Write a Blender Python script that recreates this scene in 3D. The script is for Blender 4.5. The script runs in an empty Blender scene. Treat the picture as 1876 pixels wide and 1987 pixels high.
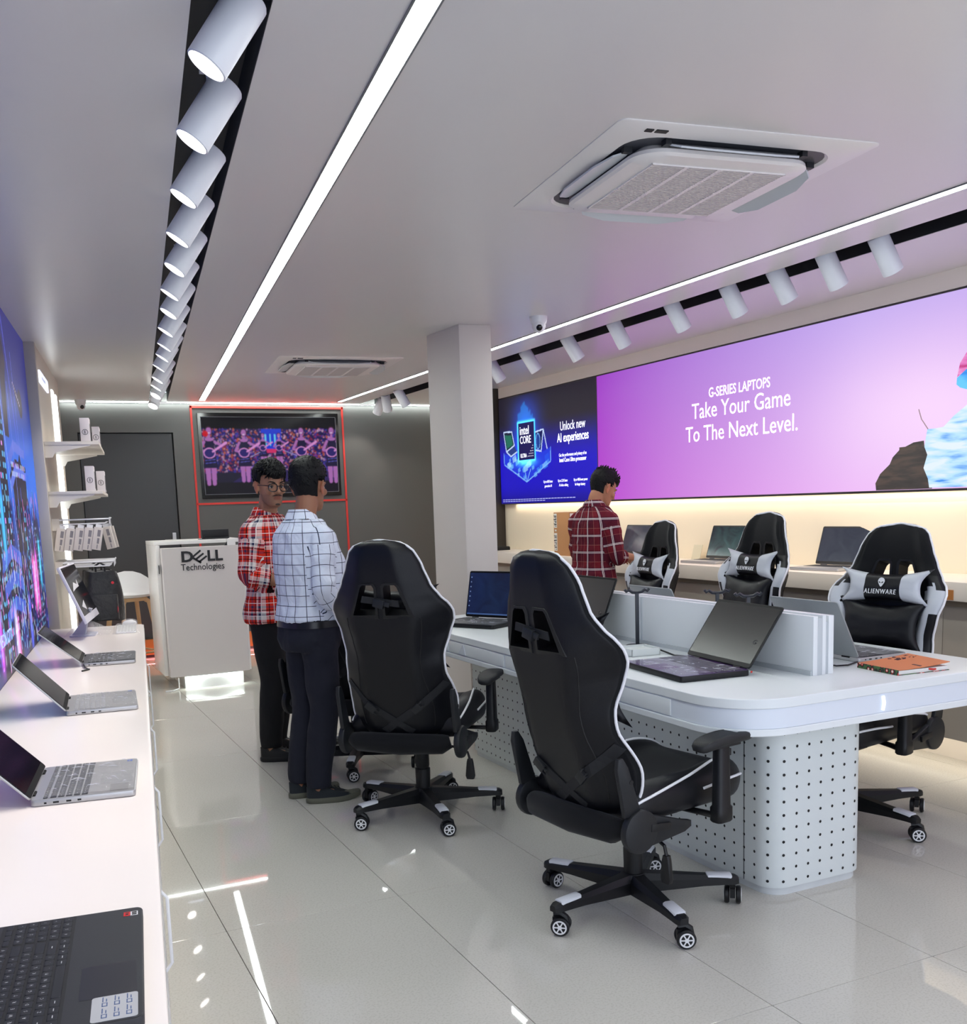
import bpy, bmesh, math, random
import numpy as np
from mathutils import Vector, Matrix, noise
random.seed(7)
SC = bpy.context.scene
C = SC.collection
PI = math.pi
# ------------------------------------------------------------------ camera
F_PX, PCX, PCY, IW, IH = 1961.87, 938.0, 1250.0, 1876, 1987
CAM_H = 1.47
def cam_matrix(r, p, y):
    Ry = Matrix(((math.cos(y), -math.sin(y), 0), (math.sin(y), math.cos(y), 0), (0, 0, 1)))
    Rx = Matrix(((1, 0, 0), (0, math.cos(p), -math.sin(p)), (0, math.sin(p), math.cos(p))))
    Rr = Matrix(((math.cos(r), 0, math.sin(r)), (0, 1, 0), (-math.sin(r), 0, math.cos(r))))
    return Ry @ Rx @ Rr
M3 = cam_matrix(3.38609598e-02, -1.37992237e-01, -4.40869946e-01)
cam = bpy.data.cameras.new('camera')
cam.sensor_fit = 'HORIZONTAL'; cam.sensor_width = 36.0
cam.lens = F_PX / IW * 36.0
cam.shift_y = (PCY - IH / 2) / IW
cam.clip_start = 0.05; cam.clip_end = 100
camo = bpy.data.objects.new('camera', cam); C.objects.link(camo)
cx_, cy_, cz_ = M3.col[0], M3.col[2], -M3.col[1]
camo.matrix_world = Matrix(((cx_[0], cy_[0], cz_[0], 0), (cx_[1], cy_[1], cz_[1], 0), (cx_[2], cy_[2], cz_[2], CAM_H), (0, 0, 0, 1)))
SC.camera = camo
# ------------------------------------------------------------------ exposure and daylight through the open shop front behind the camera
SC.view_settings.view_transform = 'Standard'
SC.view_settings.look = 'None'
SC.view_settings.exposure = 0.0
SC.view_settings.gamma = 1.0
SC.view_settings.use_curve_mapping = False
W = bpy.data.worlds.new('daylight'); SC.world = W; W.use_nodes = True
W.node_tree.nodes['Background'].inputs[0].default_value = (0.78, 0.86, 1.0, 1)
W.node_tree.nodes['Background'].inputs[1].default_value = 2.4
STRIP = 34.0      # emission of the ceiling light strips
SPOT_W = 32.0    # watts of one track spotlight
LA = 1.17658627e-01          # the left wall runs at this angle to the right wall
HC = 2.60                    # ceiling height
def LW(u, v, z=0.0):
    return Vector((u * math.cos(LA) + v * math.sin(LA), -u * math.sin(LA) + v * math.cos(LA), z))
# ------------------------------------------------------------------ materials
def lin(c):
    return tuple(((x / 255.0) / 12.92 if x / 255.0 <= 0.04045 else ((x / 255.0 + 0.055) / 1.055) ** 2.4) for x in c)
MATS = {}
def mat(name, rgb, rough=0.5, metal=0.0, spec=0.5, emit=0.0, bump=None, coat=0.0, sheen=0.0, alpha=1.0, trans=0.0, var=None, ecol=None):
    if name in MATS: return MATS[name]
    m = bpy.data.materials.new(name); m.use_nodes = True
    nt = m.node_tree; b = nt.nodes['Principled BSDF']
    c = lin(rgb) + (1,)
    b.inputs['Base Color'].default_value = c
    b.inputs['Roughness'].default_value = rough
    b.inputs['Metallic'].default_value = metal
    b.inputs['Specular IOR Level'].default_value = spec
    b.inputs['Coat Weight'].default_value = coat
    b.inputs['Sheen Weight'].default_value = sheen
    b.inputs['Transmission Weight'].default_value = trans
    b.inputs['Alpha'].default_value = alpha
    if emit:
        b.inputs['Emission Color'].default_value = (lin(ecol) + (1,)) if ecol else c
        b.inputs['Emission Strength'].default_value = emit
    tc = nt.nodes.new('ShaderNodeTexCoord')
    if bump:
        n = nt.nodes.new('ShaderNodeTexNoise'); n.inputs['Scale'].default_value = bump[0]; n.inputs['Detail'].default_value = 3
        bp = nt.nodes.new('ShaderNodeBump'); bp.inputs['Strength'].default_value = bump[1]; bp.inputs['Distance'].default_value = bump[2] if len(bump) > 2 else 0.002
        nt.links.new(tc.outputs['Object'], n.inputs['Vector']); nt.links.new(n.outputs[0], bp.inputs['Height']); nt.links.new(bp.outputs[0], b.inputs['Normal'])
    if var:  # slow colour variation: (scale, amount)
        n = nt.nodes.new('ShaderNodeTexNoise'); n.inputs['Scale'].default_value = var[0]; n.inputs['Detail'].default_value = 4
        mx = nt.nodes.new('ShaderNodeMix'); mx.data_type = 'RGBA'
        mx.inputs[6].default_value = tuple(x * (1 - var[1]) for x in c[:3]) + (1,)
        mx.inputs[7].default_value = tuple(min(1, x * (1 + var[1])) for x in c[:3]) + (1,)
        nt.links.new(tc.outputs['Object'], n.inputs['Vector']); nt.links.new(n.outputs[0], mx.inputs[0]); nt.links.new(mx.outputs[2], b.inputs['Base Color'])
    MATS[name] = m
    return m
def attr_mat(name, strength, rough=0.5, emissive=True):
    """print or picture: colours come from the mesh's colour attribute"""
    if name in MATS: return MATS[name]
    m = bpy.data.materials.new(name); m.use_nodes = True
    nt = m.node_tree; b = nt.nodes['Principled BSDF']
    a = nt.nodes.new('ShaderNodeVertexColor'); a.layer_name = 'Col'
    b.inputs['Roughness'].default_value = rough
    if emissive:
        b.inputs['Base Color'].default_value = (0.012, 0.012, 0.012, 1); b.inputs['Specular IOR Level'].default_value = 0.12
        nt.links.new(a.outputs[0], b.inputs['Emission Color']); b.inputs['Emission Strength'].default_value = strength
    else:
        nt.links.new(a.outputs[0], b.inputs['Base Color'])
    MATS[name] = m
    return m
M_ceil = mat('ceiling_paint', (212, 209, 206), 0.30, var=(0.6, 0.02), bump=(2.0, 0.12, 0.01))
M_wall = mat('wall_paint', (205, 196, 184), 0.6, var=(0.8, 0.02))
M_wallR = mat('right_wall_paint', (236, 222, 198), 0.6, var=(0.8, 0.02))
M_grey = mat('grey_wall_paint', (90, 90, 89), 0.55, var=(1.2, 0.05), bump=(60, 0.1))
M_dgrey = mat('dark_grey_laminate', (62, 64, 68), 0.5, bump=(80, 0.1))
M_white = mat('white_laminate', (232, 230, 228), 0.32, var=(1.0, 0.01))
M_whiteg = mat('white_gloss', (240, 240, 242), 0.15)
M_powder = mat('white_powder_coat', (222, 226, 226), 0.35, bump=(300, 0.05))
M_cream = mat('cream_laminate', (226, 216, 204), 0.4)
M_black = mat('black_void', (9, 9, 11), 0.6)
M_plast = mat('black_plastic', (13, 14, 17), 0.45, spec=0.4, bump=(350, 0.12))
M_plast2 = mat('dark_plastic', (24, 26, 30), 0.48, spec=0.4, bump=(300, 0.12))
M_leath = mat('black_leatherette', (10, 11, 17), 0.42, spec=0.32, bump=(420, 0.25, 0.0015))
M_weave = mat('black_seat_fabric', (9, 10, 14), 0.8, spec=0.25, bump=(700, 0.35, 0.001), sheen=0.1)
M_gleath = mat('pale_grey_leatherette', (190, 194, 202), 0.42, bump=(300, 0.15))
M_pipe = mat('white_piping', (232, 232, 236), 0.45)
M_wplast = mat('white_plastic', (226, 226, 228), 0.35)
M_tube = mat('spotlight_white_metal', (214, 216, 222), 0.4)
M_chrome = mat('chrome', (200, 200, 205), 0.12, metal=1.0)
M_silver = mat('silver_aluminium', (182, 182, 184), 0.32, metal=0.55)
M_red = mat('red_led_profile', (206, 54, 46), 0.5, emit=0.05)
M_emit = mat('light_strip_diffuser', (255, 255, 255), 0.5, emit=STRIP, ecol=(246, 255, 250))
M_disc = mat('spotlight_lens', (255, 255, 255), 0.5, emit=9.0, ecol=(255, 250, 242))
M_wood = mat('pale_wood', (206, 166, 124), 0.5, var=(6, 0.12))
M_owood = mat('orange_wood', (176, 112, 52), 0.5, var=(5, 0.15))
M_card = mat('brown_cardboard', (178, 128, 84), 0.8, var=(8, 0.04), bump=(40, 0.1))
M_screen = mat('dark_screen_glass', (9, 10, 19), 0.10, spec=0.05)
M_glass = mat('clear_acrylic', (250, 250, 250), 0.03, trans=1.0)
M_film = mat('clear_plastic_film', (235, 238, 242), 0.06, alpha=0.16, spec=1.0, bump=(38, 1.0, 0.012))
# ------------------------------------------------------------------ mesh helpers
class MB:
    def __init__(s): s.v = []; s.f = []; s.m = []; s.uv = None
    def add(s, vs, fs, mi=0, mx=None):
        o = len(s.v)
        if mx is not None: vs = [mx @ Vector(q) for q in vs]
        s.v += [tuple(q) for q in vs]; s.f += [tuple(i + o for i in q) for q in fs]
        s.m += ([mi] * len(fs) if isinstance(mi, int) else list(mi))
        return s
    def box(s, c, d, mi=0, mx=None):
        x, y, z = c; a, b, e = d[0] / 2, d[1] / 2, d[2] / 2
        vs = [(x + i * a, y + j * b, z + k * e) for k in (-1, 1) for j in (-1, 1) for i in (-1, 1)]
        return s.add(vs, [(0, 2, 3, 1), (4, 5, 7, 6), (0, 1, 5, 4), (2, 6, 7, 3), (0, 4, 6, 2), (1, 3, 7, 5)], mi, mx)
    def bb(s, x0, x1, y0, y1, z0, z1, mi=0, mx=None):
        return s.box(((x0 + x1) / 2, (y0 + y1) / 2, (z0 + z1) / 2), (abs(x1 - x0), abs(y1 - y0), abs(z1 - z0)), mi, mx)
    def prism(s, poly, z0, z1, mi=0, mx=None, bev=0.0):
        """polygon in x,y extruded along z; bev rounds both rims"""
        n = len(poly)
        levels = [(z0, 0)] + ([(z0, 0)] if 0 else []) + [(z1, 0)]
        if bev:
            cx = sum(p[0] for p in poly) / n; cy = sum(p[1] for p in poly) / n
            rx = max(abs(p[0] - cx) for p in poly); ry = max(abs(p[1] - cy) for p in poly)
            sg = 1 if z1 > z0 else -1
            levels = [(z0, 1), (z0 + sg * bev * 0.3, 0.3), (z0 + sg * bev, 0), (z1 - sg * bev, 0), (z1 - sg * bev * 0.3, 0.3), (z1, 1)]
            vs = []
            for z, k in levels:
                for p in poly:
                    vs.append((cx + (p[0] - cx) * (1 - bev * k / rx), cy + (p[1] - cy) * (1 - bev * k / ry), z))
        else:
            vs = [(p[0], p[1], z) for z, k in levels for p in poly]
        L = len(levels); fs = []
        for l in range(L - 1):
            for i in range(n):
                j = (i + 1) % n; fs.append((l * n + i, l * n + j, (l + 1) * n + j, (l + 1) * n + i))
        fs.append(tuple(reversed(range(n)))); fs.append(tuple((L - 1) * n + i for i in range(n)))
        return s.add(vs, fs, mi, mx)
    def loft(s, rings, mi=0, mx=None, cap=True, closed=False):
        n = len(rings[0]); vs = [p for r in rings for p in r]; fs = []
        R = len(rings)
        for l in range(R if closed else R - 1):
            k = (l + 1) % R
            for i in range(n):
                j = (i + 1) % n; fs.append((l * n + i, l * n + j, k * n + j, k * n + i))
        if cap and not closed:
            fs.append(tuple(reversed(range(n)))); fs.append(tuple((R - 1) * n + i for i in range(n)))
        return s.add(vs, fs, mi, mx)
    def tube(s, path, r, seg=8, mi=0, mx=None, closed=False, flat=1.0, up=None):
        path = [Vector(p) for p in path]; N = len(path)
        rs = r if hasattr(r, '__len__') else [r] * N
        rings = []; prev = None
        for i, p in enumerate(path):
            if closed: t = path[(i + 1) % N] - path[i - 1]
            else: t = path[min(i + 1, N - 1)] - path[max(i - 1, 0)]
            if t.length < 1e-9: t = Vector((0, 0, 1))
            t.normalize()
            if prev is None:
                a = Vector(up) if up else (Vector((0, 0, 1)) if abs(t.z) < 0.9 else Vector((0, 1, 0)))
                prev = (a - t * a.dot(t)).normalized()
            else:
                prev = (prev - t * prev.dot(t)); prev.normalize()
            b = t.cross(prev)
            rings.append([p + prev * (rs[i] * flat * math.cos(2 * PI * k / seg)) + b * (rs[i] * math.sin(2 * PI * k / seg)) for k in range(seg)])
        return s.loft(rings, mi, mx, cap=not closed, closed=closed)
    def cyl(s, p0, p1, r0, r1=None, seg=20, mi=0, mx=None):
        return s.tube([p0, p1], [r0, r0 if r1 is None else r1], seg, mi, mx)
    def lathe(s, prof, seg=24, mi=0, mx=None):
        """profile of (radius, z)"""
        rings = [[(r * math.cos(2 * PI * k / seg), r * math.sin(2 * PI * k / seg), z) for k in range(seg)] for r, z in prof]
        return s.loft(rings, mi, mx)
    def ell(s, c, r, mi=0, mx=None, nu=16, nv=10, rot=None):
        rings = []
        R = rot or Matrix.Identity(3)
        for i in range(nv + 1):
            a = PI * (0.02 + 0.96 * i / nv)
            rings.append([Vector(c) + R @ Vector((r[0] * math.sin(a) * math.cos(2 * PI * k / nu), r[1] * math.sin(a) * math.sin(2 * PI * k / nu), -r[2] * math.cos(a))) for k in range(nu)])
        return s.loft(rings, mi, mx)
    def obj(s, name, mats, parent=None, smooth=False, bevel=0, angle=35):
        me = bpy.data.meshes.new(name)
        me.from_pydata(s.v, [], s.f); me.update()
        if not isinstance(mats, (list, tuple)): mats = [mats]
        for m in mats: me.materials.append(m)
        if len(mats) > 1: me.polygons.foreach_set('material_index', s.m)
        b = bmesh.new(); b.from_mesh(me)
        bmesh.ops.recalc_face_normals(b, faces=b.faces)
        if bevel:
            es = [e for e in b.edges if len(e.link_faces) == 2 and e.calc_face_angle(0) > 0.6]
            bmesh.ops.bevel(b, geom=es, offset=bevel, segments=2, affect='EDGES', profile=0.6, clamp_overlap=True)
            smooth = True
        b.to_mesh(me); b.free()
        if smooth:
            me.polygons.foreach_set('use_smooth', [True] * len(me.polygons))
            me.set_sharp_from_angle(angle=math.radians(angle))
        o = bpy.data.objects.new(name, me); C.objects.link(o)
        if parent is not None: o.parent = parent
        return o
def rrect(w, d, r, seg=6, cx=0, cy=0):
    pts = []
    for sx, sy, a0 in ((1, -1, -90), (1, 1, 0), (-1, 1, 90), (-1, -1, 180)):
        for k in range(seg + 1):
            a = math.radians(a0 + 90 * k / seg)
            pts.append((cx + sx * (w / 2 - r) + r * math.cos(a), cy + sy * (d / 2 - r) + r * math.sin(a)))
    return pts
def T(x=0, y=0, z=0, rz=0, rx=0, ry=0):
    return Matrix.Translation((x, y, z)) @ Matrix.Rotation(rz, 4, 'Z') @ Matrix.Rotation(ry, 4, 'Y') @ Matrix.Rotation(rx, 4, 'X')
def thing(name, label, cat, loc=(0, 0, 0), rz=0, group=None):
    o = bpy.data.objects.new(name, None); C.objects.link(o)
    o.location = loc; o.rotation_euler = (0, 0, rz); o['label'] = label; o['category'] = cat
    if group: o['group'] = group
    return o
def tag(o, label, cat, group=None):
    o['label'] = label; o['category'] = cat
    if group: o['group'] = group
    return o
def struct(name, mb, m, parent=None, **k):
    o = mb.obj(name, m, parent, **k)
    if parent is None: o['kind'] = 'structure'
    return o
def kids(o): return [c for c in ALLKIDS.get(o.name, [])]
def dup(root, loc, rz, label, group=None):
    """a copy of a thing with copies of its parts and sub-parts"""
    r = root.copy(); C.objects.link(r); r.location = loc; r.rotation_euler = (0, 0, rz); r['label'] = label
    if group: r['group'] = group
    def rec(src, dst):
        for ch in list(src.children):
            if ch.type == 'LIGHT': continue
            c = ch.copy(); C.objects.link(c); c.parent = dst
            rec(ch, c)
    rec(root, r)
    return r
def bake(o):
    dg = bpy.context.evaluated_depsgraph_get(); dg.update()
    me = bpy.data.meshes.new_from_object(o.evaluated_get(dg))
    o.modifiers.clear(); o.data = me
    return o
def remesh(o, voxel, smooth=0, fac=0.5):
    m = o.modifiers.new('r', 'REMESH'); m.mode = 'VOXEL'; m.voxel_size = voxel; m.use_smooth_shade = True
    if smooth:
        q = o.modifiers.new('s', 'SMOOTH'); q.factor = fac; q.iterations = smooth
    return bake(o)
GLYPH = {}
def text_mesh(txt, size, extrude=0.0, align='CENTER', spacing=1.0, shear=0.0, bold=0.0, res=3):
    cu = bpy.data.curves.new('t', 'FONT'); cu.body = txt; cu.size = size; cu.extrude = extrude; cu.align_x = align; cu.align_y = 'CENTER'
    cu.space_character = spacing; cu.shear = shear; cu.offset = bold; cu.resolution_u = res; cu.fill_mode = 'BOTH' if extrude else 'FRONT'
    o = bpy.data.objects.new('t', cu); C.objects.link(o)
    dg = bpy.context.evaluated_depsgraph_get(); dg.update()
    me = bpy.data.meshes.new_from_object(o.evaluated_get(dg))
    bpy.data.objects.remove(o); bpy.data.curves.remove(cu)
    return me
def lettering(name, txt, size, m, parent, mx, extrude=0.0005, sx=1.0, **k):
    me = text_mesh(txt, size, extrude, **k)
    me.transform(Matrix(mx) @ Matrix.Diagonal((sx, 1, 1, 1)))
    me.materials.clear(); me.materials.append(m)
    o = bpy.data.objects.new(name, me); C.objects.link(o); o.parent = parent
    return o
# ------------------------------------------------------------------ painting of flat prints and screens
class Paint:
    def __init__(s, w, h, nx, ny, col=(0, 0, 0)):
        s.w, s.h, s.nx, s.ny = w, h, nx, ny
        s.X, s.Y = np.meshgrid(np.linspace(0, w, nx), np.linspace(0, h, ny))
        s.c = np.zeros((ny, nx, 3)); s.c[:] = lin(col)
    def win(s, x0, x1, y0, y1):
        dx = s.w / (s.nx - 1); dy = s.h / (s.ny - 1)
        i0 = max(0, int(x0 / dx)); i1 = min(s.nx, int(x1 / dx) + 2); j0 = max(0, int(y0 / dy)); j1 = min(s.ny, int(y1 / dy) + 2)
        if i1 <= i0 or j1 <= j0: return None
        return (slice(j0, j1), slice(i0, i1))
    def put(s, q, mask, col, a=1.0):
        m = (mask * a)[..., None]; s.c[q] = s.c[q] * (1 - m) + np.array(lin(col)) * m
    def glow(s, mask, col): s.c = s.c + mask[..., None] * np.array(lin(col))
    def rect(s, x0, x1, y0, y1, col, a=1.0):
        q = s.win(x0, x1, y0, y1)
        if q: X, Y = s.X[q], s.Y[q]; s.put(q, ((X >= x0) & (X <= x1) & (Y >= y0) & (Y <= y1)).astype(float), col, a)
    def ell(s, x, y, rx, ry, col, a=1.0):
        q = s.win(x - rx, x + rx, y - ry, y + ry)
        if q: X, Y = s.X[q], s.Y[q]; s.put(q, ((((X - x) / rx) ** 2 + ((Y - y) / ry) ** 2) <= 1).astype(float), col, a)
    def line(s, x0, y0, x1, y1, r, col, a=1.0, r1=None, glow=False):
        R = max(r, r1 or 0) * (3.2 if glow else 1)
        q = s.win(min(x0, x1) - R, max(x0, x1) + R, min(y0, y1) - R, max(y0, y1) + R)
        if not q: return
        X, Y = s.X[q], s.Y[q]
        dx, dy = x1 - x0, y1 - y0; L = dx * dx + dy * dy + 1e-12
        t = np.clip(((X - x0) * dx + (Y - y0) * dy) / L, 0, 1)
        d = np.hypot(X - x0 - t * dx, Y - y0 - t * dy); rr = r + ((r1 if r1 is not None else r) - r) * t
        if glow: s.c[q] = s.c[q] + (a * np.exp(-(d / rr) ** 2))[..., None] * np.array(lin(col))
        else: s.put(q, (d <= rr).astype(float), col, a)
    def poly(s, pts, col, a=1.0):
        xs = [p[0] for p in pts]; ys = [p[1] for p in pts]; q = s.win(min(xs), max(xs), min(ys), max(ys))
        if not q: return
        X, Y = s.X[q], s.Y[q]; m = np.zeros(X.shape, bool); n = len(pts)
        for i in range(n):
            x0, y0 = pts[i]; x1, y1 = pts[(i + 1) % n]
            if y0 == y1: continue
            m ^= ((y0 > Y) != (y1 > Y)) & (X < (x1 - x0) * (Y - y0) / (y1 - y0) + x0)
        s.put(q, m.astype(float), col, a)
    def mesh(s, name, fn, m, parent=None):
        """fn maps (x, y) of the print to a local point"""
        pts = [fn(x, y) for x, y in zip(s.X.ravel(), s.Y.ravel())]
        nx, ny = s.nx, s.ny
        fs = [(j * nx + i, j * nx + i + 1, (j + 1) * nx + i + 1, (j + 1) * nx + i) for j in range(ny - 1) for i in range(nx - 1)]
        me = bpy.data.meshes.new(name); me.from_pydata(pts, [], fs); me.update()
        ca = me.color_attributes.new('Col', 'FLOAT_COLOR', 'POINT')
        arr = np.ones((nx * ny, 4), np.float32); arr[:, :3] = np.clip(s.c, 0, 4).reshape(-1, 3)
        ca.data.foreach_set('color', arr.ravel())
        me.materials.append(m)
        o = bpy.data.objects.new(name, me); C.objects.link(o)
        if parent is not None: o.parent = parent
        return o
def area_light(name, loc, rot, sx, sy, power, col, spread=PI):
    l = bpy.data.lights.new(name, 'AREA'); l.shape = 'RECTANGLE'; l.size = sx; l.size_y = sy; l.energy = power; l.color = col; l.spread = spread
    o = bpy.data.objects.new(name, l); C.objects.link(o); o.location = loc; o.rotation_euler = rot
    return o
# ================================================================== SETTING
XW, XR, YB = 4.615, 4.66, 10.9      # light-box face, recessed right wall, end wall
Y0 = -0.9                          # open shop front behind the camera
# floor: slab with single tiles
mb = MB(); mb.bb(-2.2, 5.3, Y0, 11.1, -0.06, -0.008)
floor = struct('floor', mb, mat('grout', (84, 78, 70), 0.8))
tm = bpy.data.materials.new('polished_tile'); tm.use_nodes = True
nt = tm.node_tree; b = nt.nodes['Principled BSDF']; tc = nt.nodes.new('ShaderNodeTexCoord')
n1 = nt.nodes.new('ShaderNodeTexNoise'); n1.inputs['Scale'].default_value = 140; n1.inputs['Detail'].default_value = 2
n2 = nt.nodes.new('ShaderNodeTexNoise'); n2.inputs['Scale'].default_value = 1.3; n2.inputs['Detail'].default_value = 3
cr = nt.nodes.new('ShaderNodeValToRGB'); cr.color_ramp.elements[0].position = 0.38; cr.color_ramp.elements[1].position = 0.5
cr.color_ramp.elements[0].color = lin((202, 198, 188)) + (1,); cr.color_ramp.elements[1].color = lin((212, 208, 199)) + (1,)
mx = nt.nodes.new('ShaderNodeMix'); mx.data_type = 'RGBA'; mx.blend_type = 'MULTIPLY'; mx.inputs[0].default_value = 0.10
nt.links.new(tc.outputs['Object'], n1.inputs[0]); nt.links.new(tc.outputs['Object'], n2.inputs[0]); nt.links.new(n1.outputs[0], cr.inputs[0])
nt.links.new(cr.outputs[0], mx.inputs[6]); nt.links.new(n2.outputs[0], mx.inputs[7]); nt.links.new(mx.outputs[2], b.inputs['Base Color'])
b.inputs['Roughness'].default_value = 0.025; b.inputs['Specular IOR Level'].default_value = 0.5
TX, TY, g = 0.65, 1.337, 0.0012
mb = MB(); mb.prism(rrect(TX - 2 * g, TY - 2 * g, 0.003, 1), -0.02, 0.0, bev=0.0009)
t0 = None
for i in range(-4, 7):
    for j in range(-4, 7):
        cx = 0.603 + TX * (i + 0.5); cy = 3.49 + TY * (j + 0.5)
        if cy < Y0 or cy > 10.9 or cx < -1.9 or cx > 4.95: continue
        if t0 is None: t0 = mb.obj('tile', tm, floor); o = t0
        else: o = t0.copy(); C.objects.link(o)
        o.location = (cx, cy, 0)
# ceiling with the two black slots left open
def lbox(u0, u1, v0, v1, z0, z1, mb, mi=0):
    return mb.bb(u0, u1, v0, v1, z0, z1, mi, Matrix.Rotation(-LA, 4, 'Z'))
mb = MB()
SU0, SU1, SX0, SX1 = 0.20, 0.375, 3.70, 3.89
def quadslab(mb, p, z0, z1):
    mb.add([(x, y, z) for z in (z0, z1) for x, y in p], [(0, 3, 2, 1), (4, 5, 6, 7), (0, 1, 5, 4), (1, 2, 6, 5), (2, 3, 7, 6), (3, 0, 4, 7)])
def Lxy(u, y):   # point on the left-frame line u at world depth y
    v = (y + u * math.sin(LA)) / math.cos(LA); q = LW(u, v); return (q.x, q.y)
YC0, YC1 = 0.75, 10.86
quadslab(mb, [Lxy(-1.6, YC0), Lxy(SU0, YC0), Lxy(SU0, YC1), Lxy(-1.6, YC1)], HC, HC + 0.1)
quadslab(mb, [Lxy(SU1, YC0), (SX0, YC0), (SX0, YC1), Lxy(SU1, YC1)], HC, HC + 0.1)
quadslab(mb, [(SX1, YC0), (5.2, YC0), (5.2, YC1), (SX1, YC1)], HC, HC + 0.1)
quadslab(mb, [(-1.8, Y0), (5.2, Y0), (5.2, YC0), (-1.8, YC0)], HC, HC + 0.1)
struct('ceiling', mb, M_ceil)
mb = MB(); lbox(SU0 - 0.02, SU1 + 0.02, YC0, YC1 + 0.1, HC + 0.1, HC + 0.12, mb)
lbox(SU0 - 0.001, SU0 + 0.002, YC0, YC1 + 0.05, HC + 0.002, HC + 0.1, mb); lbox(SU1 - 0.002, SU1 + 0.001, YC0, YC1 + 0.05, HC + 0.002, HC + 0.1, mb)
struct('trim_1', mb, M_black)
mb = MB(); mb.bb(SX0 - .02, SX1 + .02, YC0, YC1, HC + .1, HC + .12); mb.bb(SX0 - .001, SX0 + .002, YC0, YC1, HC + .002, HC + .1); mb.bb(SX1 - .002, SX1 + .001, YC0, YC1, HC + .002, HC + .1)
struct('trim_2', mb, M_black)
# left wall: behind the light box, then the stretch with shelves
mb = MB(); lbox(-0.78, -0.615, 0.2, 7.33, 0, HC, mb); lbox(-0.78, -0.55, 7.33, 9.42, 0, HC, mb); lbox(-0.95, -0.70, 9.42, 11.2, 0, HC, mb)
struct('wall_left', mb, M_wall)
mb = MB(); lbox(-0.615, -0.545, 7.28, 7.345, 0.0, HC, mb)
struct('trim_3', mb, mat('pilaster_paint', (168, 164, 160), 0.5), bevel=0.003)
mb = MB(); lbox(-0.70, -0.62, 9.43, 9.47, 0.0, HC, mb)
struct('trim_4', mb, M_dgrey)
# end wall with flush door
mb = MB(); DX0, DX1, DZ = 0.80, 1.695, 2.29
mb.bb(-1.2, DX0 - 0.01, YB, YB + .12, 0, HC + .1); mb.bb(DX1 + 0.01, 5.2, YB, YB + .12, 0, HC + .1); mb.bb(DX0 - .01, DX1 + .01, YB, YB + .12, DZ + .01, HC + .1)
struct('wall_back', mb, M_grey)
mb = MB(); mb.bb(DX0, DX1, YB + 0.03, YB + 0.07, 0.0, DZ); mb.bb(DX0 - .05, DX1 + .05, YB + .115, YB + .13, 0, DZ + .05); door = struct('door_1', mb, M_dgrey)
mb = MB(); mb.bb(1.625, 1.66, YB - 0.005, YB + 0.03, 1.18, 1.28); mb.tube([(1.642, YB - .0, 1.20), (1.642, YB - 0.05, 1.20), (1.54, YB - 0.055, 1.20)], 0.014, 8)
mb.obj('door_handle', mat('brushed_steel', (205, 205, 205), 0.3, metal=0.6), door, smooth=True)
mb = MB(); mb.bb(-1.1, 0.79, YB - 0.02, YB, 0.03, 0.19); mb.bb(1.71, 4.9, YB - .02, YB, 0.03, 0.19); mb.bb(.80, 1.70, YB - .012, YB + .03, 0.03, 0.19)
struct('baseboard_back', mb, M_owood)
# right wall
mb = MB(); mb.bb(XR, XR + .12, Y0, YB + .1, 0, HC); struct('wall_right', mb, M_wallR)
mb = MB(); mb.bb(XW, XR, Y0, 9.24, 2.50, HC)
struct('trim_5', mb, mat('bulkhead_paint', (240, 230, 220), 0.6))
mb = MB(); mb.bb(4.56, XR, 9.25, 9.33, 0, HC); struct('trim_6', mb, mat('dark_frame', (58, 50, 44), 0.4), bevel=0.004)
mb = MB(); mb.bb(4.50, 4.56, 9.31, 9.36, 0, 2.5); struct('trim_7', mb, mat('pale_frame', (205, 196, 184), 0.5))
# pillar
mb = MB()
P0 = Vector((2.741, 6.02)); ux = Vector((math.cos(0.12), -math.sin(0.12))); uy = Vector((-0.03, 0.46))
pp = [P0, P0 + ux * .215, P0 + ux * .215 + uy, P0 + uy]
mb.prism([(p.x, p.y) for p in pp], 0, HC)
o = struct('pillar', mb, mat('pillar_paint', (206, 198, 192), 0.5), bevel=0.004)
# ------------------------------------------------------------------ lights in the ceiling
def strip_light(p0, p1, w, label, frame=True):
    p0 = Vector(p0); p1 = Vector(p1); d = (p1 - p0); L = d.length; rz = math.atan2(d.y, d.x)
    t = thing('strip_light', label, 'light', ((p0 + p1) / 2), rz, 'recessed strip lights')
    m = MB(); m.bb(-L / 2, L / 2, -w / 2, w / 2, -0.003, 0.001); m.obj('diffuser', M_emit, t)
    m = MB()
    for s in (-1, 1): m.bb(-L / 2 - .004, L / 2 + .004, s * (w / 2), s * (w / 2 + .006), -0.005, 0.001)
    m.obj('frame', mat('aluminium_edge', (120, 122, 126), 0.4, metal=0.5), t)
    return t
strip_light(LW(.709, 1.2, HC), LW(.709, 10.80, HC), 0.056, 'long white strip light in the ceiling beside the black track slot on the left')
strip_light((3.415, 0.9, HC), (3.405, 10.62, HC), 0.045, 'long white strip light in the ceiling that passes behind the white pillar')
t = strip_light((-.15 + 0.8, YB - 0.03, HC - 0.004), (4.9, YB - 0.03, HC - 0.004), 0.03, 'thin cove light line along the top of the grey end wall')
def aim(o, frm, to): o.rotation_euler = (Vector(to) - Vector(frm)).to_track_quat('-Z', 'Y').to_euler()
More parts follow.
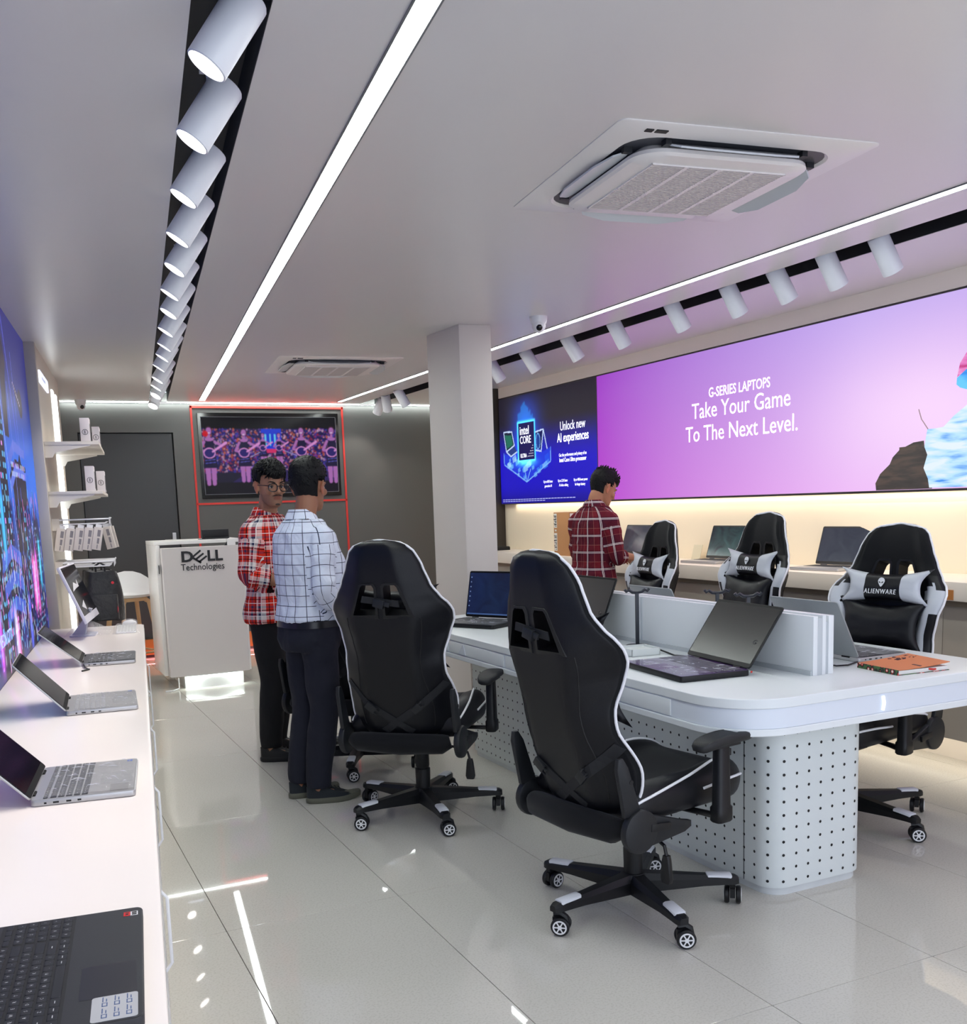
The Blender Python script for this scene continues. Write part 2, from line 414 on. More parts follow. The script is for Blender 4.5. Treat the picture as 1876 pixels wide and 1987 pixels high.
def make_spot():
    """white tube spotlight; local: the lens points to -Z tilted to -X"""
    t = thing('track_spotlight', 'x', 'spotlight')
    R = 0.048; L = 0.188
    tilt = T(0, 0, 0, 0, 0, math.radians(34))
    m = MB(); prof = [(R * .55, L), (R * .92, L - .002), (R, L - .008), (R, .002), (R - .002, 0), (R - .004, 0), (R - .005, .012)]
    m.lathe(prof, 28, mx=tilt); m.obj('lamp_body', M_tube, t, smooth=True)
    m = MB(); m.lathe([(.0005, .006), (R - .006, .006), (R - .006, .009), (.0005, .009)], 28, mx=tilt); lens = m.obj('lens', M_disc, t)
    m = MB(); top = tilt @ Vector((0, 0, L * .62)); m.cyl(top, (top.x - 0.01, 0, 0.2), .009, seg=10); m.bb(top.x - .03, top.x + .012, -.04, .04, .19, .2118)
    m.obj('bracket', M_tube, t, smooth=True)
    return t
spot_lens_off = M_tube
proto = make_spot(); first = [True]
def place_spot(loc, rz, label, group, on=True, power=SPOT_W, size=75, tgt=None, lamp=True):
    if first[0]: r = proto; first[0] = False; r.location = loc; r.rotation_euler = (0, 0, rz); r['label'] = label; r['group'] = group
    else: r = dup(proto, loc, rz, label, group)
    if lamp:
        l = bpy.data.lights.new('spot_beam', 'SPOT'); l.energy = power; l.spot_size = math.radians(size); l.spot_blend = 0.55; l.shadow_soft_size = 0.04; l.color = (1, 0.91, 0.80)
        o = bpy.data.objects.new('spot_beam', l); C.objects.link(o); o.parent = r
        d = Matrix.Rotation(math.radians(34), 3, 'Y') @ Vector((0, 0, -1))
        o.location = d * 0.012; o.rotation_euler = d.to_track_quat('-Z', 'Y').to_euler()
    return r
ordn = ['first', 'second', 'third', 'fourth', 'fifth', 'sixth', 'seventh', 'eighth', 'ninth', 'tenth', 'eleventh', 'twelfth', 'thirteenth', 'fourteenth', 'fifteenth', 'sixteenth']
vs = [2.48, 2.97, 3.49, 4.0, 4.48, 4.98, 5.44, 5.98, 6.51, 6.95, 7.43, 8.08, 8.57, 9.15, 9.55, 10.0]
for k, v in enumerate([1.2, 1.85] + vs):
    uu = 0.222 + random.uniform(-.008, .008); rz = -LA + random.uniform(-.1, .1)
    if k > 14: rz += [0.5, -0.6, 0.9][k - 15]
    lab = 'white tube spotlight in the left ceiling slot, %s from the camera' % ordn[k - 2] if k > 1 else 'white tube spotlight in the left ceiling slot, above and behind the camera' if k == 1 else 'white tube spotlight in the left ceiling slot, hindmost over the shop front'
    place_spot(LW(uu, v, 2.46), rz, lab, 'spotlights in the left ceiling slot', power=SPOT_W * (1.0 if v < 7.4 else .4))
ys = [3.57, 3.9, 4.25, 4.65, 5.15, 5.8, 6.4, 7.04, 7.63]
for k, y in enumerate(ys):
    place_spot((3.845 + random.uniform(-.01, .01), y, 2.47), PI + random.uniform(-.12, .12), 'white tube spotlight over the purple poster wall, %s from the right end of the row' % ordn[k], 'spotlights in the right ceiling slot', power=SPOT_W * .55)
for k, y in enumerate([9.57, 10.1, 10.44]):
    place_spot((3.76, y, 2.46), PI + [0.2, 1.0, 1.9][k], 'white tube spotlight left of the pillar, %s' % ['closest to the pillar', 'middle of three', 'closest to the television'][k], 'spotlights left of the pillar', power=SPOT_W * .3)
for nm, mx0, lab in (('light_track', (LW(.30, 6.0, 2.675), -LA), 'white light track inside the left black ceiling slot'), ('light_track', (Vector((3.76, 6.0, 2.675)), 0), 'white light track inside the right black ceiling slot')):
    t = thing(nm, lab, 'track', mx0[0], mx0[1])
    m = MB(); m.bb(-.018, .018, -4.6, 4.6, 0, .03); m.obj('rail', M_tube, t)
    m = MB(); m.bb(-.007, .007, -4.6, 4.6, -.002, .001); m.obj('groove', M_black, t)
# light under the light boxes and under the right counter, as the shop has
def led(name, loc, rot, sx, sy, p, col): return area_light(name, loc, rot, sx, sy, p, col)
led('led_under_lightbox', (4.632, 4.2, 1.448), (0, math.radians(-20), 0), 0.03, 9.6, 7, (1, .86, .66))
led('led_under_counter', (4.40, 3.9, 0.20), (0, math.radians(-25), 0), 0.04, 9.8, 13, (1, .93, .80))
led('led_red_base', (2.2, YB - 0.12, 0.05), (math.radians(0), 0, 0), 4.5, 0.03, 11, (1, .18, .2))
# ================================================================== LIGHT BOXES AND SCREENS
rng = np.random.RandomState(5)
M_print = attr_mat('backlit_print', 1.0, 0.35)
M_screenon = attr_mat('lit_screen', 0.75, 0.15)
M_frame_al = mat('dark_aluminium_frame', (70, 66, 70), 0.4, metal=0.4)
# --- left: neon city at night
t = thing('light_box', 'tall backlit panel on the left wall showing a blue neon city at night', 'light box', LW(-0.61, 0, 0), -LA)
def city(P, a):
    r = np.random.RandomState(11)
    X_, Z_ = P.X + a, P.Y + .75
    tz = np.clip((Z_ - .75) / 1.85, 0, 1)[..., None]
    P.c = np.array(lin((44, 44, 118))) * tz + np.array(lin((16, 30, 120))) * (1 - tz)
    P.c = P.c + np.exp(-((Z_ - 1.72) / .30) ** 2)[..., None] * np.array(lin((24, 110, 216))) * .9
    def R(v0, v1, z0, z1, c, al=1.0): P.rect(v0 - a, v1 - a, z0 - .75, z1 - .75, c, al)
    def Q(pts, c, al=1.0): P.poly([(v - a, z - .75) for v, z in pts], c, al)
    def L(v0, z0, v1, z1, w, c, al=1.0, g=False): P.line(v0 - a, z0 - .75, v1 - a, z1 - .75, w, c, al, glow=g)
    def windows(v0, v1, z0, z1, c, d, pv=.05, pz=.05, w=.5, h=.35):
        v = v0
        while v < v1:
            z = z0
            while z < z1:
                if r.rand() < d: R(v, v + pv * w, z, z + pz * h, c if r.rand() < .82 else (240, 150, 255), .6 + .4 * r.rand())
                z += pz
            v += pv
    # skyline far away
    for k in range(40):
        v = r.uniform(a, a + P.w); w = r.uniform(.06, .16); h = r.uniform(1.25, 1.62); Q([(v, .7), (v + w, .7), (v + w, h), (v + w * .5, h + .05), (v, h)], (22, 34, 110)); windows(v + .01, v + w - .01, .8, h, (80, 170, 255), .35, .03, .035)
    for v, h in ((6.95, 1.64), (7.08, 1.55), (6.70, 1.50)): Q([(v - .10, .7), (v + .12, .7), (v + .12, h - .2), (v + .02, h - .12), (v + .01, h), (v - .01, h), (v - .03, h - .14), (v - .1, h - .2)], (18, 22, 74)); windows(v - .08, v + .1, .8, h - .22, (120, 200, 255), .45, .035, .04)
    # towers
    for v0, v1, h in ((6.30, 6.46, 1.78), (5.98, 6.30, 1.62), (5.42, 5.72, 2.05), (4.95, 5.36, 2.30), (4.1, 4.6, 2.0), (3.2, 3.7, 2.4), (2.2, 2.7, 2.1), (1.2, 1.7, 2.45), (.4, .8, 2.0)):
        Q([(v0, .7), (v1, .7), (v1, h), (v0 + .1, h + .06), (v0, h)], (24, 20, 48)); windows(v0 + .03, v1 - .03, .85, h - .05, (96, 196, 255), .62, .07, .055, .62, .42)
    Q([(6.02, .8), (6.3, .8), (6.34, 1.5), (6.62, 1.56), (6.66, 1.78), (5.92, 1.76), (5.98, 1.5)], (34, 28, 52))
    Q([(5.84, 2.46), (6.04, 2.44), (6.1, 2.3), (6.02, 2.2), (5.98, 1.9), (5.80, 1.9)], (46, 38, 62))
    for dz, c in ((0, (88, 110, 214)), (-.10, (30, 26, 60)), (-.13, (96, 120, 226))):
        Q([(5.84, 1.80 + dz), (6.13, 1.90 + dz), (6.68, 1.87 + dz), (6.66, 1.82 + dz), (6.13, 1.84 + dz), (5.86, 1.74 + dz)], c)
    windows(5.95, 6.6, 1.70, 1.80, (220, 236, 255), .8, .05, .05, .45, .6)
    for z0 in (1.31, 1.18, 1.05):
        Q([(5.2, z0 - .02), (5.6, z0 + .04), (6.02, z0 - .02), (6.02, z0 - .10), (5.6, z0 - .03), (5.2, z0 - .09)], (70, 100, 210)); windows(5.25, 5.95, z0 - .14, z0 - .09, (150, 210, 255), .7, .06, .05, .4, .8)
    L(5.72, 2.1, 6.02, 1.0, .008, (150, 180, 255)); L(6.08, 2.2, 6.18, 1.1, .007, (110, 130, 230)); L(6.72, 2.0, 6.78, 1.2, .010, (70, 90, 230)); L(6.1, 2.55, 6.36, 1.9, .010, (90, 100, 220)); L(6.40, 2.4, 6.46, 1.8, .006, (110, 120, 230))
    P.ell(6.72 - a, 2.15 - .75, .11, .085, (56, 46, 66)); Q([(6.34, 2.26), (6.46, 2.23), (6.80, 2.16), (6.62, 2.10)], (56, 46, 66))
    for k in range(9): P.ell(6.40 + k * .035 - a, 2.235 - k * .012 - .75, .010, .008, (236, 220, 250))
    for v, z0, z1, c in ((6.60, .98, 1.20, (255, 50, 170)), (6.80, .95, 1.22, (255, 90, 200)), (6.68, 1.0, 1.18, (255, 190, 240)), (7.06, 1.1, 1.28, (60, 220, 255)), (5.56, .76, .92, (255, 110, 200)), (5.50, .78, .98, (220, 210, 255)), (5.36, 1.35, 1.55, (60, 200, 255)), (6.2, .8, 1.0, (90, 110, 255)), (4.9, .85, 1.3, (230, 80, 230)), (3.9, .8, 1.5, (70, 200, 255)), (2.9, .8, 1.3, (255, 70, 190)), (1.9, .8, 1.4, (90, 200, 255))): L(v, z0, v, z1, .055, c, 1.0, True)
    for k in range(420):
        v = r.uniform(a, a + P.w); z = r.uniform(.76, 1.25) if k % 3 else r.uniform(1.2, 1.6); c = [(120, 220, 255), (236, 240, 255), (255, 130, 220), (80, 110, 255)][r.randint(4)]; L(v, z, v, z + r.uniform(.01, .07), .006, c, .85)
for a_, w_, nx_, ny_ in ((.3, 4.0, 150, 80), (4.3, 2.98, 460, 270)):
    P = Paint(w_, 1.86, nx_, ny_); city(P, a_); P.mesh('print', lambda x, y: (0.0, x + a_, y + .75), M_print, t)
m = MB(); m.bb(-.006, -.001, .28, 7.29, .74, 2.6); m.obj('backing', M_frame_al, t)
lettering('neon_word', 'NEON CITY', .085, mat('neon_word_paint', (150, 170, 255), .5, emit=1.0), t, Matrix(((0, 0, 1, .002), (1, 0, 0, 5.05), (0, 1, 0, .93), (0, 0, 0, 1))))
# --- right: purple poster
TM = Matrix(((0, 0, -1, 0), (-1, 0, 0, 0), (0, 1, 0, 0), (0, 0, 0, 1)))
def onwall(y, z, off=.002): return Matrix.Translation((-off, y, z)) @ TM
t = thing('light_box', 'long purple and pink backlit poster above the right counter', 'light box', (XW, 0, 0), 0)
P = Paint(8.6, 1.022, 210, 28)
Y_ = 7.40 - P.X                       # world depth, from the dark blue poster towards the camera
k1 = np.clip((7.40 - Y_) / 2.9, 0, 1)[..., None]; zz = (P.Y / 1.022)[..., None]
ca, cb, cc = np.array(lin((158, 62, 198))), np.array(lin((206, 172, 240))), np.array(lin((186, 76, 214)))
low = np.array(lin((184, 64, 206))); P.c = (ca * zz + low * (1 - zz)) * (1 - k1) + (np.array(lin((196, 172, 240))) * zz + np.array(lin((236, 184, 246))) * (1 - zz)) * k1
gl = np.exp(-(((Y_ - 4.0) / .75) ** 2 + ((P.Y - .42) / .42) ** 2))[..., None]
P.c = P.c * (1 - .8 * gl) + np.array(lin((255, 222, 255))) * gl * .8
P.mesh('print', lambda x, y: (0, 7.40 - x, 1.468 + y), attr_mat('backlit_print_bright', 1.0, .35), t)
m = MB(); m.bb(.001, XR - XW - .002, -1.2, 7.396, 1.455, 2.497); m.obj('casing', M_frame_al, t)
m = MB(); m.bb(-.004, .004, -1.2, 7.40, 1.462, 1.468); m.bb(-.004, .004, -1.2, 7.40, 2.488, 2.496); m.bb(-.004, .0, 7.395, 7.400, 1.462, 2.496); m.obj('frame', M_frame_al, t)
M_txt = mat('white_print', (255, 246, 255), .5, emit=1.0)
lettering('lettering', 'G-SERIES LAPTOPS', .094, M_txt, t, onwall(5.593, 2.189), sx=.83, bold=.0012)
lettering('lettering', 'Take Your Game', .157, M_txt, t, onwall(5.594, 2.072), sx=.93)
lettering('lettering', 'To The Next Level.', .157, M_txt, t, onwall(5.596, 1.911), sx=.93)
# clothed figure on the poster, flat print
def flat(name, pts, m, par, off): 
    b_ = MB(); b_.prism([(-q[0], q[1]) for q in pts], 0, .0008, 0, Matrix.Translation((-off, 0, 0)) @ Matrix(((0, 0, -1, 0), (-1, 0, 0, 0), (0, 1, 0, 0), (0, 0, 0, 1))))
    return b_.obj(name, m, par)
def folds(name, c0, c1, c2, sc, st):
    m = mat(name, c0, .6); nt = m.node_tree; b = nt.nodes['Principled BSDF']; tc = nt.nodes.new('ShaderNodeTexCoord'); mp = nt.nodes.new('ShaderNodeMapping')
    mp.inputs['Rotation'].default_value = (.9, 0, 0); mp.inputs['Scale'].default_value = (1, sc * .55, sc * 2.8)
    n = nt.nodes.new('ShaderNodeTexNoise'); n.inputs['Scale'].default_value = 1; n.inputs['Detail'].default_value = 3; n.inputs['Distortion'].default_value = .35
    cr = nt.nodes.new('ShaderNodeValToRGB'); e = cr.color_ramp.elements
    e[0].position = .32; e[0].color = lin(c0) + (1,); e[1].position = .60; e[1].color = lin(c2) + (1,); x = e.new(.46); x.color = lin(c1) + (1,)
    nt.links.new(tc.outputs['Object'], mp.inputs[0]); nt.links.new(mp.outputs[0], n.inputs[0]); nt.links.new(n.outputs[0], cr.inputs[0]); nt.links.new(cr.outputs[0], b.inputs['Emission Color']); b.inputs['Emission Strength'].default_value = st; b.inputs['Base Color'].default_value = (.02, .02, .02, 1)
    return m
flat('trousers_print', [(4.372, 1.470), (4.378, 1.51), (4.344, 1.563), (4.276, 1.614), (4.255, 1.653), (4.21, 1.69), (4.21, 1.705), (4.168, 1.706), (4.112, 1.726), (4.043, 1.731), (4.037, 1.692), (4.0, 1.653), (4.0, 1.583), (3.99, 1.524), (3.98, 1.470)], folds('trouser_folds', (24, 18, 18), (40, 32, 30), (68, 52, 44), 9, 1), t, .0015)
flat('coat_print', [(3.999, 1.475), (4.009, 1.524), (4.04, 1.583), (4.017, 1.653), (4.038, 1.699), (4.021, 1.791), (3.971, 1.791), (3.917, 1.795), (3.851, 1.848), (3.776, 1.896), (3.6, 2.0), (3.35, 2.02), (3.2, 1.9), (3.15, 1.70), (3.2, 1.471)], folds('coat_folds', (40, 140, 240), (180, 226, 255), (226, 240, 255), 7, 1), t, .0018)
flat('hood_print', [(3.55, 2.30), (3.70, 2.25), (3.786, 2.164), (3.824, 2.115), (3.84, 2.044), (3.783, 2.079), (3.6, 2.10), (3.4, 2.2)], folds('hood_folds', (196, 40, 130), (226, 110, 190), (240, 160, 215), 9, 1), t, .0016)
flat('visor_print', [(3.84, 2.041), (3.842, 2.007), (3.819, 1.989), (3.779, 1.976), (3.65, 1.98), (3.6, 2.1), (3.783, 2.079)], folds('visor_folds', (10, 120, 220), (20, 150, 245), (90, 200, 255), 6, 1), t, .0019)
m = MB(); m.tube([(-.001, 4.083, 1.902), (-.001, 4.063, 1.848), (-.001, 4.018, 1.791)], .003, 6); m.obj('cord_print', mat('cord_print_ink', (120, 104, 110), .5, emit=.5), t)
# --- right: dark blue processor poster
t = thing('light_box', 'dark blue backlit processor poster with a glowing chip card, left end of the right wall', 'light box', (XW, 0, 0), 0)
P = Paint(1.835, 1.022, 260, 170)
Yw = 9.238 - P.X; Zw = P.Y + 1.463
zz = np.clip((Zw - 1.463) / 1.02, 0, 1)
f = np.clip((zz - .35) / .42, 0, 1); f = f * f * (3 - 2 * f)
P.c = np.array(lin((24, 12, 196))) * (1 - f)[..., None] + np.array(lin((34, 30, 44))) * f[..., None]
P.c *= (1 - .45 * np.exp(-(zz / .10) ** 2))[..., None]
P.glow(1.1 * np.exp(-(((Yw - 8.68) / .22) ** 2)) * np.clip((2.50 - Zw) / .45, 0, 1) * (Zw > 1.8), (20, 90, 255))
for k in range(14):
    y = 8.54 + k * .022; P.line(9.238 - y, .78, 9.238 - y - .0, .97 - .14 * abs(k - 7) / 7 - rng.rand() * .05, .012, (30, 170, 255), .30, glow=True)
def pw(l): return [(9.238 - a, b - 1.463) for a, b in l]
P.poly(pw([(9.153, 1.954), (8.85, 1.90), (8.5, 1.90), (8.203, 1.963), (8.21, 1.835), (8.681, 1.663), (9.146, 1.845)]), (28, 60, 226), .85)
for a in range(34):   # crystals
    y = rng.uniform(8.25, 9.12); z = rng.uniform(1.72, 1.93) ; lim = 1.663 + abs(y - 8.68) * .42
    if z < lim: z = lim + .02
    s = rng.uniform(.03, .08); P.poly(pw([(y, z), (y - s, z + s * .35), (y - s * 1.2, z - s * .4), (y - s * .2, z - s * .7)]), [(60, 150, 255), (120, 200, 255), (30, 90, 240), (170, 225, 255)][rng.randint(4)], .55)
for a, b in (((9.153, 1.954), (9.146, 1.845)), ((9.146, 1.845), (8.681, 1.663)), ((8.681, 1.663), (8.21, 1.835)), ((8.21, 1.835), (8.203, 1.963)), ((8.68, 1.663), (8.72, 1.80)), ((8.68, 1.663), (8.6, 1.78))):
    P.line(9.238 - a[0], a[1] - 1.463, 9.238 - b[0], b[1] - 1.463, .006, (130, 190, 255), .9)
P.glow(1.2 * np.exp(-(((Yw - 8.68) / .15) ** 2 + ((Zw - 1.845) / .03) ** 2)), (90, 220, 255))
P.poly(pw([(9.146, 2.163), (8.97, 2.156), (8.923, 2.022), (9.095, 1.97)]), (20, 30, 60)); P.poly(pw([(9.12, 2.13), (8.985, 2.125), (8.95, 2.03), (9.08, 2.0)]), (30, 110, 90)); P.poly(pw([(9.095, 1.97), (8.923, 2.022), (8.872, 1.956), (9.0, 1.92)]), (40, 60, 130))
for a, b in (((9.146, 2.163), (9.095, 1.97)), ((9.146, 2.163), (8.97, 2.156)), ((8.97, 2.156), (8.923, 2.022)), ((9.095, 1.97), (9.0, 1.92)), ((9.0, 1.92), (8.872, 1.956)), ((9.095, 1.97), (8.923, 2.022)), ((8.486, 2.119), (8.335, 2.133)), ((8.335, 2.133), (8.382, 1.948)), ((8.335, 2.133), (8.271, 1.956)), ((8.486, 1.95), (8.382, 1.935))):
    P.line(9.238 - a[0], a[1] - 1.463, 9.238 - b[0], b[1] - 1.463, .007, (200, 220, 255))
P.poly(pw([(8.486, 2.112), (8.345, 2.122), (8.39, 1.955), (8.486, 1.96)]), (14, 24, 90)); P.ell(9.238 - 8.44, 2.03 - 1.463, .045, .075, (130, 190, 255)); P.ell(9.238 - 8.44, 2.03 - 1.463, .036, .066, (20, 60, 150))
P.glow(1.5 * np.exp(-((np.maximum(np.abs(Yw - 8.673) - .166, 0) / .016) ** 2 + (np.maximum(np.abs(Zw - 2.048) - .178, 0) / .016) ** 2)), (80, 210, 255))
P.rect(9.238 - 8.834, 9.238 - 8.510, 1.873 - 1.463, 2.224 - 1.463, (20, 12, 84))
P.mesh('print', lambda x, y: (0, 9.238 - x, 1.463 + y), M_print, t)
m = MB(); m.bb(.001, XR - XW - .002, 7.404, 9.238, 1.455, 2.497); m.obj('casing', M_frame_al, t)
M_wp = mat('white_print_2', (244, 246, 255), .5, emit=.95)
def wl(txt, y, z, s, sx=.8, bold=0.0, al='CENTER', m_=M_wp): return lettering('lettering', txt, s, m_, t, onwall(y, z), sx=sx, bold=bold, align=al)
wl('intel', 8.80, 2.147, .115, .95, .0012, 'LEFT'); wl('CORE', 8.80, 2.058, .10, .86, .0008, 'LEFT'); wl('ULTRA', 8.795, 1.912, .052, .80, .001, 'LEFT')
wl('Unlock new', 7.805, 2.128, .115, .78); wl('AI experiences', 7.805, 2.027, .112, .80, .0012)
wl('Get the performance and privacy of an', 7.813, 1.877, .042, .72); wl('Intel Core Ultra processor', 7.813, 1.832, .052, .82, .0006)
wl('Up to 60% faster', 8.35, 1.652, .034, .75, 0, 'LEFT'); wl('generative AI', 8.33, 1.612, .034, .75, 0, 'LEFT'); wl('Up to 2.3X faster', 8.08, 1.652, .034, .72, 0, 'LEFT'); wl('AI video editing', 8.06, 1.612, .034, .75, 0, 'LEFT'); wl('Up to 40% lower power', 7.80, 1.652, .034, .7, 0, 'LEFT'); wl('for longer battery', 7.78, 1.612, .034, .7, 0, 'LEFT')
m = MB()
for j in range(2):
    for k in range(26 if j == 0 else 16): y = 9.2 - k * .055; m.bb(-.0015, -.0005, y - .045, y, 1.496 - j * .017, 1.503 - j * .017)
m.obj('fine_print', mat('fine_print_ink', (176, 180, 230), .5, emit=.5), t)
m = MB()
for i in range(6):
    for j in range(6):
        if i + j > 5: m.bb(-.002, -.0005, 8.66 - i * .024, 8.666 - i * .024, 2.02 - j * .024, 2.028 - j * .024)
m.obj('dot_matrix', M_wp, t)
# --- television in the end wall
t = thing('television', 'wall television on the grey end wall showing dancers holding guitars', 'television', (0, YB, 0), 0)
TX0, TX1, TZ0, TZ1 = 1.953, 3.463, 1.617, 2.50
m = MB(); m.bb(TX0, TX1, -.02, .0, TZ0, TZ1); m.obj('casing', mat('tv_black', (10, 10, 13), .25), t, bevel=.004)
m = MB()
for a in ((TX0 + .03, TX1 - .03, TZ1 - .045, TZ1 - .04), (TX0 + .03, TX1 - .03, TZ0 + .04, TZ0 + .045), (TX0 + .03, TX0 + .035, TZ0 + .04, TZ1 - .04), (TX1 - .035, TX1 - .03, TZ0 + .04, TZ1 - .04)): m.bb(a[0], a[1], -.024, -.018, a[2], a[3])
m.obj('bezel_edge', mat('bezel_grey', (110, 112, 120), .3), t)
w, h = TX1 - TX0 - .07, TZ1 - TZ0 - .09
P = Paint(w, h, 330, 190, (14, 14, 22))
b0, b1 = .12, h - .12
P.rect(0, w, b0, b1, (34, 26, 84))
for k in range(2600):
    x = rng.uniform(0, w); y = rng.uniform(b0 + .10, b1); s = rng.uniform(.004, .013)
    
    c = [(170, 40, 60), (60, 70, 200), (220, 110, 60), (110, 60, 180), (230, 180, 210), (40, 40, 130), (20, 20, 70)][rng.randint(7)]
    P.ell(x, y, s, s * rng.uniform(.6, 1.6), c, .5)
P.rect(w * .43, w * .58, b1 - .22, b1, (26, 60, 220)); 
for k in range(3): P.line(w * (.46 + .035 * k), b1 - .17, w * (.46 + .035 * k), b1 - .06, .008, (110, 220, 255))
P.rect(w * .43, w * .6, b1 - .25, b1 - .21, (220, 50, 110)); P.line(w * .33, b1 - .3, w * .45, b1 - .22, .004, (160, 150, 210)); P.line(w * .58, b1 - .22, w * .72, b1 - .3, .004, (160, 150, 210))
P.rect(0, w, b0, b0 + .10, (26, 24, 48)); P.poly([(w * .2, b0), (w * .34, b0 + .12), (w * .9, b0 + .12), (w, b0)], (44, 34, 90))
def dancer(x, y0, s, a=1.0):
    sk = (178, 112, 186); dk = (26, 22, 60)
    for d in (-.028, .028): P.line(x + d * s, y0, x + d * 1.1 * s, y0 + .20 * s, .020 * s, sk, r1=.030 * s)
    P.poly([(x - .080 * s, y0 + .16 * s), (x + .080 * s, y0 + .16 * s), (x + .045 * s, y0 + .34 * s), (x + .055 * s, y0 + .44 * s), (x - .055 * s, y0 + .44 * s), (x - .045 * s, y0 + .34 * s)], dk)
    for k in range(4): P.line(x - .05 * s, y0 + (.21 + .03 * k) * s, x + .05 * s, y0 + (.22 + .03 * k) * s, .003 * s, (90, 90, 200))
    P.ell(x, y0 + .455 * s, .045 * s, .018 * s, sk); P.line(x, y0 + .45 * s, x, y0 + .5 * s, .014 * s, sk)
    P.ell(x, y0 + .545 * s, .036 * s, .046 * s, (60, 30, 50)); P.ell(x, y0 + .54 * s, .028 * s, .038 * s, sk); P.ell(x, y0 + .522 * s, .012 * s, .005 * s, (240, 220, 240))
    P.line(x - .055 * s, y0 + .43 * s, x - .10 * s, y0 + .34 * s, .014 * s, sk); P.line(x - .10 * s, y0 + .34 * s, x, y0 + .31 * s, .012 * s, sk); P.line(x + .055 * s, y0 + .43 * s, x + .11 * s, y0 + .40 * s, .013 * s, sk)
    P.ell(x - .005 * s, y0 + .315 * s, .062 * s, .055 * s, (226, 150, 220)); P.ell(x - .005 * s, y0 + .315 * s, .052 * s, .045 * s, (40, 30, 110)); P.line(x + .03 * s, y0 + .33 * s, x + .17 * s, y0 + .42 * s, .009 * s, (226, 150, 220), r1=.014 * s)
for x, y0, s in ((.56 * w, b0 + .17, .58), (.44 * w, b0 + .17, .58), (.30 * w, b0 + .015, .92), (.05 * w, b0 - .01, 1.0), (.73 * w, b0 + .02, .94), (.965 * w, b0 - .01, 1.0)): dancer(x, y0, s)
P.ell(.025 * w, b1 - .05, .03, .03, (210, 20, 40))
for _ in range(2):
    c = P.c; P.c = (c + np.roll(c, 1, 0) + np.roll(c, -1, 0) + np.roll(c, 1, 1) + np.roll(c, -1, 1)) / 5
P.mesh('screen', lambda x, y: (TX0 + .035 + x, -.0215, TZ0 + .045 + y), M_screenon, t)
# red profile lines around it
t = thing('red_line_frame', 'red line frame running around the television and down the grey wall', 'frame', (0, YB, 0), 0)
for nm, x0, x1, z0, z1 in (('line', 1.888, 3.53, 2.548, 2.570), ('line', 1.885, 3.53, 1.555, 1.575), ('line', 1.888, 1.908, .2, 2.572), ('line', 3.508, 3.528, .2, 2.572)):
    m = MB(); m.bb(x0, x1, -.012, 0, z0, z1); m.obj(nm, M_red, t)
# ================================================================== AIR CONDITIONERS
def make_ac():
    t = thing('ceiling_air_conditioner', 'x', 'air conditioner')
    S = .475
    m = MB()
    prof = [(S, 0), (S, .012), (S - .02, .022), (.40, .028)]
    rings = []
    for r, z in [(S, 0.0), (S, -.003), (S - .012, -.007), (.385, -.012)]:
        rings.append([(p[0], p[1], z) for p in rrect(2 * r, 2 * r, .03 if r > .4 else .11, 6)])
    rings.append([(p[0], p[1], -.002) for p in rrect(2 * .375, 2 * .375, .11, 6)])
    m.loft(rings, cap=False); m.obj('panel', mat('ac_plastic', (226, 222, 218), .35), t, smooth=True, angle=25)
    m = MB(); m.prism(rrect(.76, .76, .11, 6), -.004, .002); m.obj('recess', mat('ac_shadow', (60, 62, 68), .5), t)
    m = MB(); rings = []
    for r, z in [(.300, -.004), (.330, -.022), (.332, -.034), (.322, -.042), (.25, -.046)]: rings.append([(p[0], p[1], z) for p in rrect(2 * r, 2 * r, .10 if r > .3 else .05, 6)])
    m.loft(rings, cap=False)
    m.obj('inner_cover', MATS['ac_plastic'], t, smooth=True, angle=30)
    g = MB()
    for k in range(34): y = -.24 + k * .0145; g.bb(-.25, .25, y, y + .0075, -.050, -.042)
    o = g.obj('grille_slats', mat('grille_plastic', (204, 198, 192), .45), t); o['kind'] = 'stuff'
    g = MB()
    for x in (-.125, 0, .125): g.bb(x - .008, x + .008, -.25, .25, -.0505, -.048)
    g.bb(-.255, .255, -.255, -.25, -.050, -.042); g.bb(-.255, .255, .25, .255, -.05, -.042); g.bb(-.255, -.25, -.255, .255, -.05, -.042); g.bb(.25, .255, -.255, .255, -.05, -.042)
    g.obj('grille_frame', MATS['ac_plastic'], t)
    g = MB(); g.bb(-.25, .25, -.25, .25, -.043, -.042); g.obj('filter', mat('filter_grey', (150, 146, 142), .7), t)
    for k in range(4):
        R = Matrix.Rotation(k * PI / 2, 4, 'Z')
        pts = [(-.25, .0), (-.22, -.045), (-.12, -.070), (.12, -.070), (.22, -.045), (.25, 0)]
        tl = T(0, -.338, -.014, 0, math.radians((24, 32, 26, 12)[k]), 0)
        g = MB(); g.prism(pts + [(.2, .012), (-.2, .012)], -.003, .003, 0, R @ tl); g.obj('flap', mat('flap_plastic', (196, 200, 202), .4), t, smooth=True)
        g = MB(); g.box((-.255, -.348, -.012), (.02, .03, .02), 0, R); g.obj('flap_hinge', M_plast2, t); g = MB(); g.box((.255, -.348, -.012), (.02, .03, .02), 0, R); g.obj('flap_hinge', M_plast2, t)
    g = MB(); g.bb(-.37, -.345, -.435, -.415, -.0125, -.008); g.bb(-.335, -.295, -.435, -.415, -.0125, -.008); g.obj('indicator_window', M_black, t)
    return t
M_brandtxt = mat('grey_print', (70, 70, 74), .5)
ac = make_ac(); ac.location = (2.32, 3.12, HC); ac.rotation_euler = (0, 0, -LA - PI / 2 * 1 + PI / 2)
